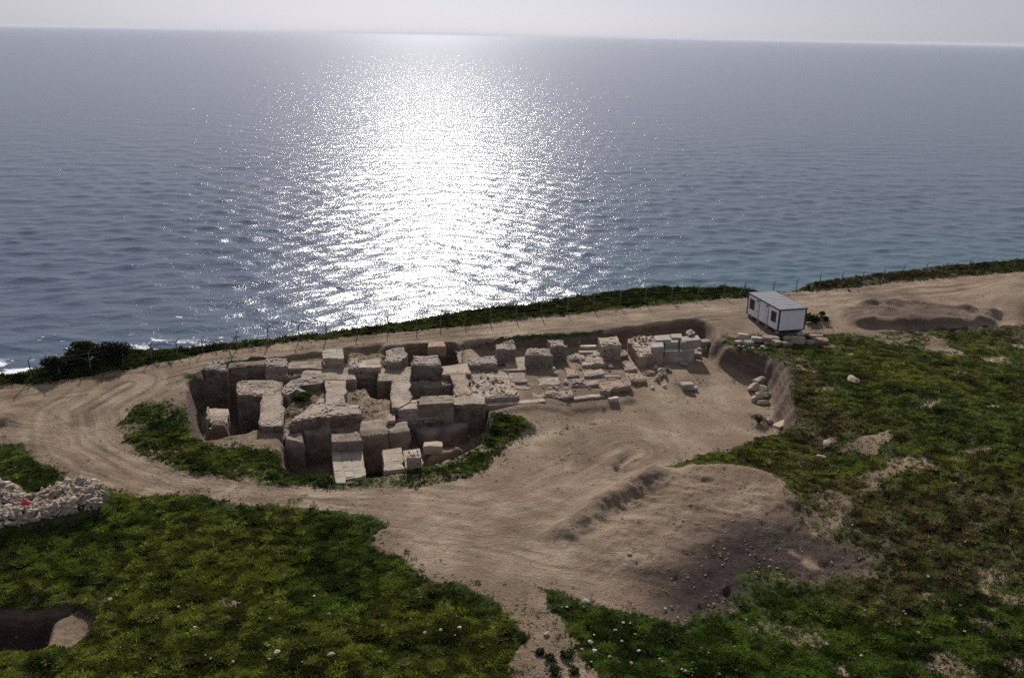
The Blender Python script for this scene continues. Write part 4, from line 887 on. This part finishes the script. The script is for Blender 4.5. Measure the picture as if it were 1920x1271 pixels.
def door(y0, y1):
    d = lb('door', .0, .028, y0, y1, zf + .12, zf + 2.15, M_DOOR); lb('handle', -.05, -.004, y0 + .08, y0 + .2, zf + 1.05, zf + 1.1, M_BLUE, d)
    lb('door_edge', -.006, .029, y0 - .05, y0 - .002, zf + .1, zf + CH - .12, M_BLUE, d); lb('door_lamp', -.10, -.002, y0 + .15, y0 + .5, zf + 2.25, zf + 2.36, M_BLUE, d)
door(LY * .335, LY * .455); door(LY * .625, LY * .745)
for y in (.2, LY * .35, LY * .62, LY - .5):
    for x in (.1, LX - .4): lb('support_block', x, x + .3, y, y + .35, -.25, zf - .003, M_CONC)
# coverage of the ground under the cabin is the terrain itself

# ------------------------------------------------------------------ coast fence
FP = [(60, 711), (112, 703), (170, 692), (232, 682), (285, 675), (333, 668), (381, 661), (445, 655), (503, 649), (560, 641), (612, 636), (670, 629), (728, 622), (782, 618), (826, 613), (872, 608), (919, 604), (968, 598), (1015, 592), (1064, 588), (1112, 581), (1161, 575), (1209, 570), (1258, 566), (1308, 561), (1357, 557), (1396, 553),
      (1450, 548), (1492, 545), (1536, 540), (1577, 536), (1617, 531), (1656, 526), (1692, 521), (1735, 517), (1772, 514), (1816, 510), (1857, 508), (1901, 505), (1945, 501), (1990, 497)]
M_POST = plain('weathered_concrete_post', (.13, .125, .125), .9, 7, .3); M_WIRE = plain('rusty_wire', (.10, .09, .09), .6, 8, .2, .4)
q0 = G(*FP[20]); fen = empty('coast_fence', q0, 'post and wire fence running along the cliff edge of the coast road', 'fence')
tops = []; prev = None
for k, (x, y) in enumerate(FP):
    g = P(x, y); g[2] = hz(g[0], g[1]); nx_ = P(*FP[min(k + 1, len(FP) - 1)]) - P(*FP[max(k - 1, 0)]); t = nx_[:2] / np.linalg.norm(nx_[:2]); nn = np.array([-t[1], t[0]])
    nn = nn if nn[1] > 0 else -nn; q = MB(q0); lean = np.array([random.uniform(-.06, .06), random.uniform(-.06, .06)]); h = 1.75 * random.uniform(.93, 1.05)
    tp = np.array([*(g[:2] + lean), g[2] + h]); q.tube(g - [0, 0, .3], tp, .065, 5, .055)
    q.tube(tp - [0, 0, .03], tp + np.array([*(t * .30), .30]), .045, 5, .04)
    if k in (26, 7): q.tube(g + np.array([*(-t * .9), -.1]), tp - [0, 0, .35], .06, 5)
    if k == 7: q.tube(tp + np.array([*(-t * .45), -.5]), tp + np.array([*(t * .45), -.5]), .05, 5)
    q.build('post', M_POST, fen); tops.append((g, tp, t))
for lv in (.25, .5, .75, .97):
    q = MB(q0)
    for (ga, ta, _), (gb, tb, _) in zip(tops[:-1], tops[1:]):
        a = ga + (ta - ga) * lv; b = gb + (tb - gb) * lv; m_ = (a + b) / 2 - [0, 0, .05]; q.tube(a, m_, .011, 3); q.tube(m_, b, .011, 3)
    q.build('wire', M_WIRE, fen)

# ------------------------------------------------------------------ shrubs
def shrub(name, px, py, w, d, h, nl, col, label, leaf=.16, z=None, seed=0, twig=False):
    r = random.Random(seed); g = G(px, py); root = empty(name, g, label, 'bush')
    st = MB(g)
    for k in range(9 if not twig else 26):
        a = r.uniform(0, 6.28); rr = r.uniform(.2, .9); e = g + np.array([math.cos(a) * w * .45 * rr, math.sin(a) * d * .45 * rr, h * r.uniform(.5, .95)])
        md = (g + e) / 2 + np.array([r.uniform(-.1, .1), r.uniform(-.1, .1), .1]); st.tube(g + [0, 0, -.1], md, .04, 4, .028); st.tube(md, e, .028, 4, .01)
    st.build('stems', M['mortar'] if not twig else plain('dry_twig', (.13, .105, .085), .9), root)
    lf = MB(g); lobes = [(r.uniform(-.34, .34) * w, r.uniform(-.34, .34) * d, r.uniform(.3, .72) * h, r.uniform(.22, .36)) for _ in range(12)]
    for k in range(nl):
        lx, ly, lz, lr = lobes[r.randrange(12)]; a = r.uniform(0, 6.28); ph = math.acos(r.uniform(-1, 1)); rad = lr * (r.random() ** .4)
        c = g + np.array([lx + w * rad * math.sin(ph) * math.cos(a), ly + d * rad * math.sin(ph) * math.sin(a), max(.05, lz + h * rad * math.cos(ph))])
        u = np.array([r.gauss(0, 1), r.gauss(0, 1), r.gauss(0, .7)]); u /= np.linalg.norm(u); v = np.cross(u, [r.gauss(0, 1), r.gauss(0, 1), r.gauss(0, 1)]); v /= np.linalg.norm(v)
        s = leaf * r.uniform(.6, 1.3); lf.add([c - u * s, c + v * s * .45, c + u * s, c - v * s * .45], [(0, 1, 2, 3)], r.random())
    tag(lf.build('foliage', leaf_material(name + '_leaves', False, col), root), kind='stuff'); return root
shrub('coastal_bush', 185, 676, 5.6, 2.6, 1.9, 4200, (.016, .02, .009), 'large dark bush at the cliff edge on the left', seed=3)
shrub('coastal_bush', 140, 685, 3.0, 2.0, 1.5, 2000, (.018, .022, .010), 'dark bush left of the largest cliff-edge bush', seed=4)
shrub('coastal_bush', 102, 695, 2.4, 1.6, 1.7, 1500, (.024, .028, .014), 'smaller ragged bush, leftmost at the cliff edge', seed=5)
shrub('bush', 1521, 606, 1.9, 1.6, 1.1, 1100, (.022, .032, .012), 'dark green bush against the right end of the cabin', seed=6)
shrub('bush', 1541, 592, .7, .6, .5, 260, (.020, .03, .011), 'small round bush upper of two right of the cabin', seed=7)
shrub('bush', 1548, 602, .6, .6, .45, 220, (.022, .03, .012), 'small round bush lower of two right of the cabin', seed=8)
shrub('dry_bush', 1422, 793, 1.9, 1.3, .9, 500, (.05, .045, .03), 'dry twiggy bush at the corner of the dig below the boulders', seed=9, twig=True, leaf=.08)
shrub('bush', 570, 752, 1.5, 1.3, .9, 900, (.035, .055, .015), 'leafy weed clump inside the weedy sunken room', seed=10)
for k, (x, y, s) in enumerate(((1063, 1232, .7), (1030, 1238, .6), (1040, 1262, .9), (1012, 1225, .5), (1075, 1260, .6))):
    shrub('path_weed', x, y, s, s, s * .55, 260, (.028, .042, .015), ('round dark weed clump on the right of the bare footpath', 'weed clump in the middle of the bare footpath', 'largest weed clump at the bottom of the footpath', 'sparse weed on the left of the footpath', 'weed at the right edge of the footpath bottom')[k], .09, seed=20 + k)

# ------------------------------------------------------------------ grass (countless: one object)
PROTO = bpy.data.collections.new('grass_prototypes')
def tuft(seed, nb, h, wid, spread, lean):
    r = random.Random(seed); v = []; f = []
    for k in range(nb):
        a = r.uniform(0, 6.28); b = np.array([math.cos(a), math.sin(a), 0]) * r.uniform(0, spread); dr = np.array([math.cos(a + r.uniform(-.6, .6)), math.sin(a + r.uniform(-.6, .6)), 0])
        sd = np.array([-dr[1], dr[0], 0]) * wid * r.uniform(.6, 1.2); hh = h * r.uniform(.55, 1.15); i = len(v)
        v += [b - sd * .6, b + sd * .6, b + dr * lean * .45 + [0, 0, hh * .65] - sd, b + dr * lean * .45 + [0, 0, hh * .65] + sd, b + dr * lean + [0, 0, hh]]
        f += [(i, i + 1, i + 3, i + 2), (i + 2, i + 3, i + 4)]
    me = mesh_from('grass_tuft', v, f); me.materials.append(M_GRASS); o = bpy.data.objects.new('grass_tuft', me); PROTO.objects.link(o)
for k in range(3): tuft(k, 18, .22, .022, .22, .14)
for k in range(3): tuft(10 + k, 16, .15, .055, .24, .2)
rr_ = np.random.default_rng(77)
def point_scatter(name, label, cat, x, y, z, s, kind, col, protos):
    me = bpy.data.meshes.new(name); me.vertices.add(len(x)); me.vertices.foreach_set('co', np.stack([x, y, z], -1).astype(np.float32).ravel())
    if col is not None:
        at = me.attributes.new('col', 'FLOAT_COLOR', 'POINT'); at.data.foreach_set('color', np.hstack([col, np.ones((len(x), 1))]).astype(np.float32).ravel())
    for nm, a_, ty in (('scl', s, 'FLOAT'), ('rot', rr_.random(len(x)) * 6.28, 'FLOAT')):
        at = me.attributes.new(nm, ty, 'POINT'); at.data.foreach_set('value', a_.astype(np.float32))
    at = me.attributes.new('kindex', 'INT', 'POINT'); at.data.foreach_set('value', kind.astype(np.int32))
    o = link(name, me); tag(o, label, cat, None, 'stuff')
    ng = bpy.data.node_groups.new(name + '_scatter', 'GeometryNodeTree'); ng.interface.new_socket('Geometry', in_out='INPUT', socket_type='NodeSocketGeometry'); ng.interface.new_socket('Geometry', in_out='OUTPUT', socket_type='NodeSocketGeometry')
    gi = ng.nodes.new('NodeGroupInput'); go = ng.nodes.new('NodeGroupOutput'); ip = ng.nodes.new('GeometryNodeInstanceOnPoints'); ci = ng.nodes.new('GeometryNodeCollectionInfo')
    ci.inputs['Collection'].default_value = protos; ci.inputs['Separate Children'].default_value = True; ci.inputs['Reset Children'].default_value = True
    def na(n_, t_):
        a_ = ng.nodes.new('GeometryNodeInputNamedAttribute'); a_.data_type = t_; a_.inputs[0].default_value = n_; return a_.outputs['Attribute']
    L = ng.links.new; L(gi.outputs[0], ip.inputs['Points']); L(ci.outputs[0], ip.inputs['Instance']); ip.inputs['Pick Instance'].default_value = True
    L(na('kindex', 'INT'), ip.inputs['Instance Index']); cx = ng.nodes.new('ShaderNodeCombineXYZ'); L(na('rot', 'FLOAT'), cx.inputs[2]); L(cx.outputs[0], ip.inputs['Rotation']); L(na('scl', 'FLOAT'), ip.inputs['Scale'])
    L(ip.outputs[0], go.inputs[0]); md = o.modifiers.new('scatter', 'NODES'); md.node_group = ng
def scatter():
    db = blur(dirt, 6); gr = np.where(land, np.clip(1.05 - db * 1.35, 0, 1) * np.clip(1.2 - dirt, .12, 1), np.clip(1 - out / 3, 0, 1) * .8); gr = gr * (1 - steep * .85); gr[tr > .2] = 0; gr[pile > .3] = 0
    moss = sstep((fbm(GX * .7, GY * .7, 4, 290) - .52) * 8); gi = np.maximum(green_in, .5 * moss * (ruinm > .5) * (Z > -2.2)); gi = np.maximum(gi, .16 * moss * digm * (GY > 62))
    gr = np.maximum(gr, gi * (steep < .3))
    fringe = blur((dirt < .4) * 1.0, 9); gr = np.maximum(gr, .30 * fringe * sstep((fbm(GX * .9, GY * .9, 3, 270) - .5) * 7) * (steep < .4) * land * (tr < .2) * (pile < .3))
    d = np.hypot(GX, GY); ang = np.abs(GX) / np.maximum(GY, 1)
    dens = gr * np.clip(60.0 / d, .45, 1.6) ** 1.4 * (ang < .85) * (out < 7)
    patch = fbm(GX * .55, GY * .55, 3, 210); fine = fbm(GX * 1.9, GY * 1.9, 2, 215)
    bare = sstep((fbm(GX * .3, GY * .3, 4, 220) - .50 + .25 * 0) * 6) * dry
    dens = dens * (1 - .75 * bare) * (.45 + .9 * fine)
    dens = dens * (1 - .5 * np.clip(path, 0, 1))
    n = rr_.poisson(dens * 4.0); jj, ii = np.nonzero(n); c = n[jj, ii]; jj = np.repeat(jj, c); ii = np.repeat(ii, c)
    x = X0 + (ii + rr_.random(len(ii))) * ST; y = Y0 + (jj + rr_.random(len(jj))) * ST
    i1 = np.minimum(ii + 1, NX - 1); j1 = np.minimum(jj + 1, NY - 1); a = (x - X0) / ST - ii; b = (y - Y0) / ST - jj
    z = (Z[jj, ii] * (1 - a) + Z[jj, i1] * a) * (1 - b) + (Z[j1, ii] * (1 - a) + Z[j1, i1] * a) * b - .02
    pt = patch[jj, ii]; fn = fine[jj, ii]; dr = dry[jj, ii]; big = fbm(x * .10, y * .10, 3, 230); q = rr_.random(len(x))
    lush = np.array([.092, .150, .026]); yel = np.array([.160, .195, .035]); dk = np.array([.026, .042, .014]); dryc = np.array([.16, .128, .080])
    w1 = sstep((big - .40) * 4)[:, None]; col = lush * (1 - w1) + yel * w1
    w2 = sstep((.46 - pt) * 5)[:, None]; col = col * (1 - .8 * w2) + dk * .8 * w2
    w3 = np.maximum(np.clip(dr * sstep((fn - .34) * 4) * .95, 0, 1), .75 * (rr_.random(len(x)) < .09 + .25 * dr))[:, None]; col = col * (1 - w3) + dryc * w3
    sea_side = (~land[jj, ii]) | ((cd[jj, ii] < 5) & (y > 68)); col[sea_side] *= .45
    isl = isle[jj, ii] > .5; col[isl] = col[isl] * .75 + np.array([.02, .045, .02]) * .25
    gap = sstep((fbm(x * 1.3, y * 1.3, 2, 260) - .40) * 5); col = col * (.45 + .65 * gap)[:, None] * (.5 + 1.0 * q)[:, None]
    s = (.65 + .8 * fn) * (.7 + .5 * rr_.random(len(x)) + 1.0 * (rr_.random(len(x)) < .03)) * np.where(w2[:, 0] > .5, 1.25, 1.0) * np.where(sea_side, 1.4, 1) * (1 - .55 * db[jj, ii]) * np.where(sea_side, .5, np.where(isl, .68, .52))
    kind = np.where(rr_.random(len(x)) < np.where(isl, .85, .45), 3, 0) + rr_.integers(0, 3, len(x))
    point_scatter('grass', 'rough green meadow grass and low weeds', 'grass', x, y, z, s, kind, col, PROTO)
    print('grass tufts', len(x))
scatter()

# ------------------------------------------------------------------ clods and gravel on the bare soil (countless: one object)
GPRO = bpy.data.collections.new('gravel_prototypes')
for k in range(4):
    me = boulder_mesh('clod', 1, 3000 + k, .65); me.materials.append(M['clod']); GPRO.objects.link(bpy.data.objects.new('clod', me))
def gravel():
    edge = np.clip(1 - np.abs(blur(dirt, 5) - .5) * 2.4, 0, 1); cl = sstep((fbm(GX * .45, GY * .45, 4, 401) - .45) * 5)
    dn = (dirt > .4) * land * (.06 * cl + .30 * edge * cl + .22 * cl * blur(heap_c, 3) + .12 * dark + (.15 + .9 * cl) * (ruinm > .5) + .35 * berm_m * cl + .12 * cl * digm)
    dn = dn * (np.abs(GX) / GY < .85); n = rr_.poisson(dn * 1.1); jj, ii = np.nonzero(n); c = n[jj, ii]; jj = np.repeat(jj, c); ii = np.repeat(ii, c)
    x = X0 + (ii + rr_.random(len(ii))) * ST; y = Y0 + (jj + rr_.random(len(jj))) * ST
    i1 = np.minimum(ii + 1, NX - 1); j1 = np.minimum(jj + 1, NY - 1); a = (x - X0) / ST - ii; b = (y - Y0) / ST - jj
    z = (Z[jj, ii] * (1 - a) + Z[jj, i1] * a) * (1 - b) + (Z[j1, ii] * (1 - a) + Z[j1, i1] * a) * b
    sc = .05 + .22 * rr_.random(len(x)) ** 4 + .25 * (rr_.random(len(x)) < .12) * (ruinm[jj, ii] > .5)
    return x, y, z, sc
gx_, gy_, gz_, gs_ = gravel()
print('clods', len(gx_))
point_scatter('gravel', 'loose clods and gravel strewn over the bare earth', 'gravel', gx_, gy_, gz_, gs_, rr_.integers(0, 4, len(gx_)), None, GPRO)

# ------------------------------------------------------------------ sea haze
hm = MB(); hm.box((0, 0, 21), (66000, 66000, 35)); hz_m = bpy.data.materials.new('sea_haze'); hz_m.use_nodes = True; hn = hz_m.node_tree.nodes
hn.remove(hn['Principled BSDF']); pv = hn.new('ShaderNodeVolumePrincipled'); pv.inputs['Color'].default_value = (.70, .75, .86, 1); pv.inputs['Density'].default_value = 3.2e-5; pv.inputs['Anisotropy'].default_value = .2
hz_m.node_tree.links.new(pv.outputs[0], hn['Material Output'].inputs['Volume']); tag(hm.build('haze', hz_m), kind='stuff')
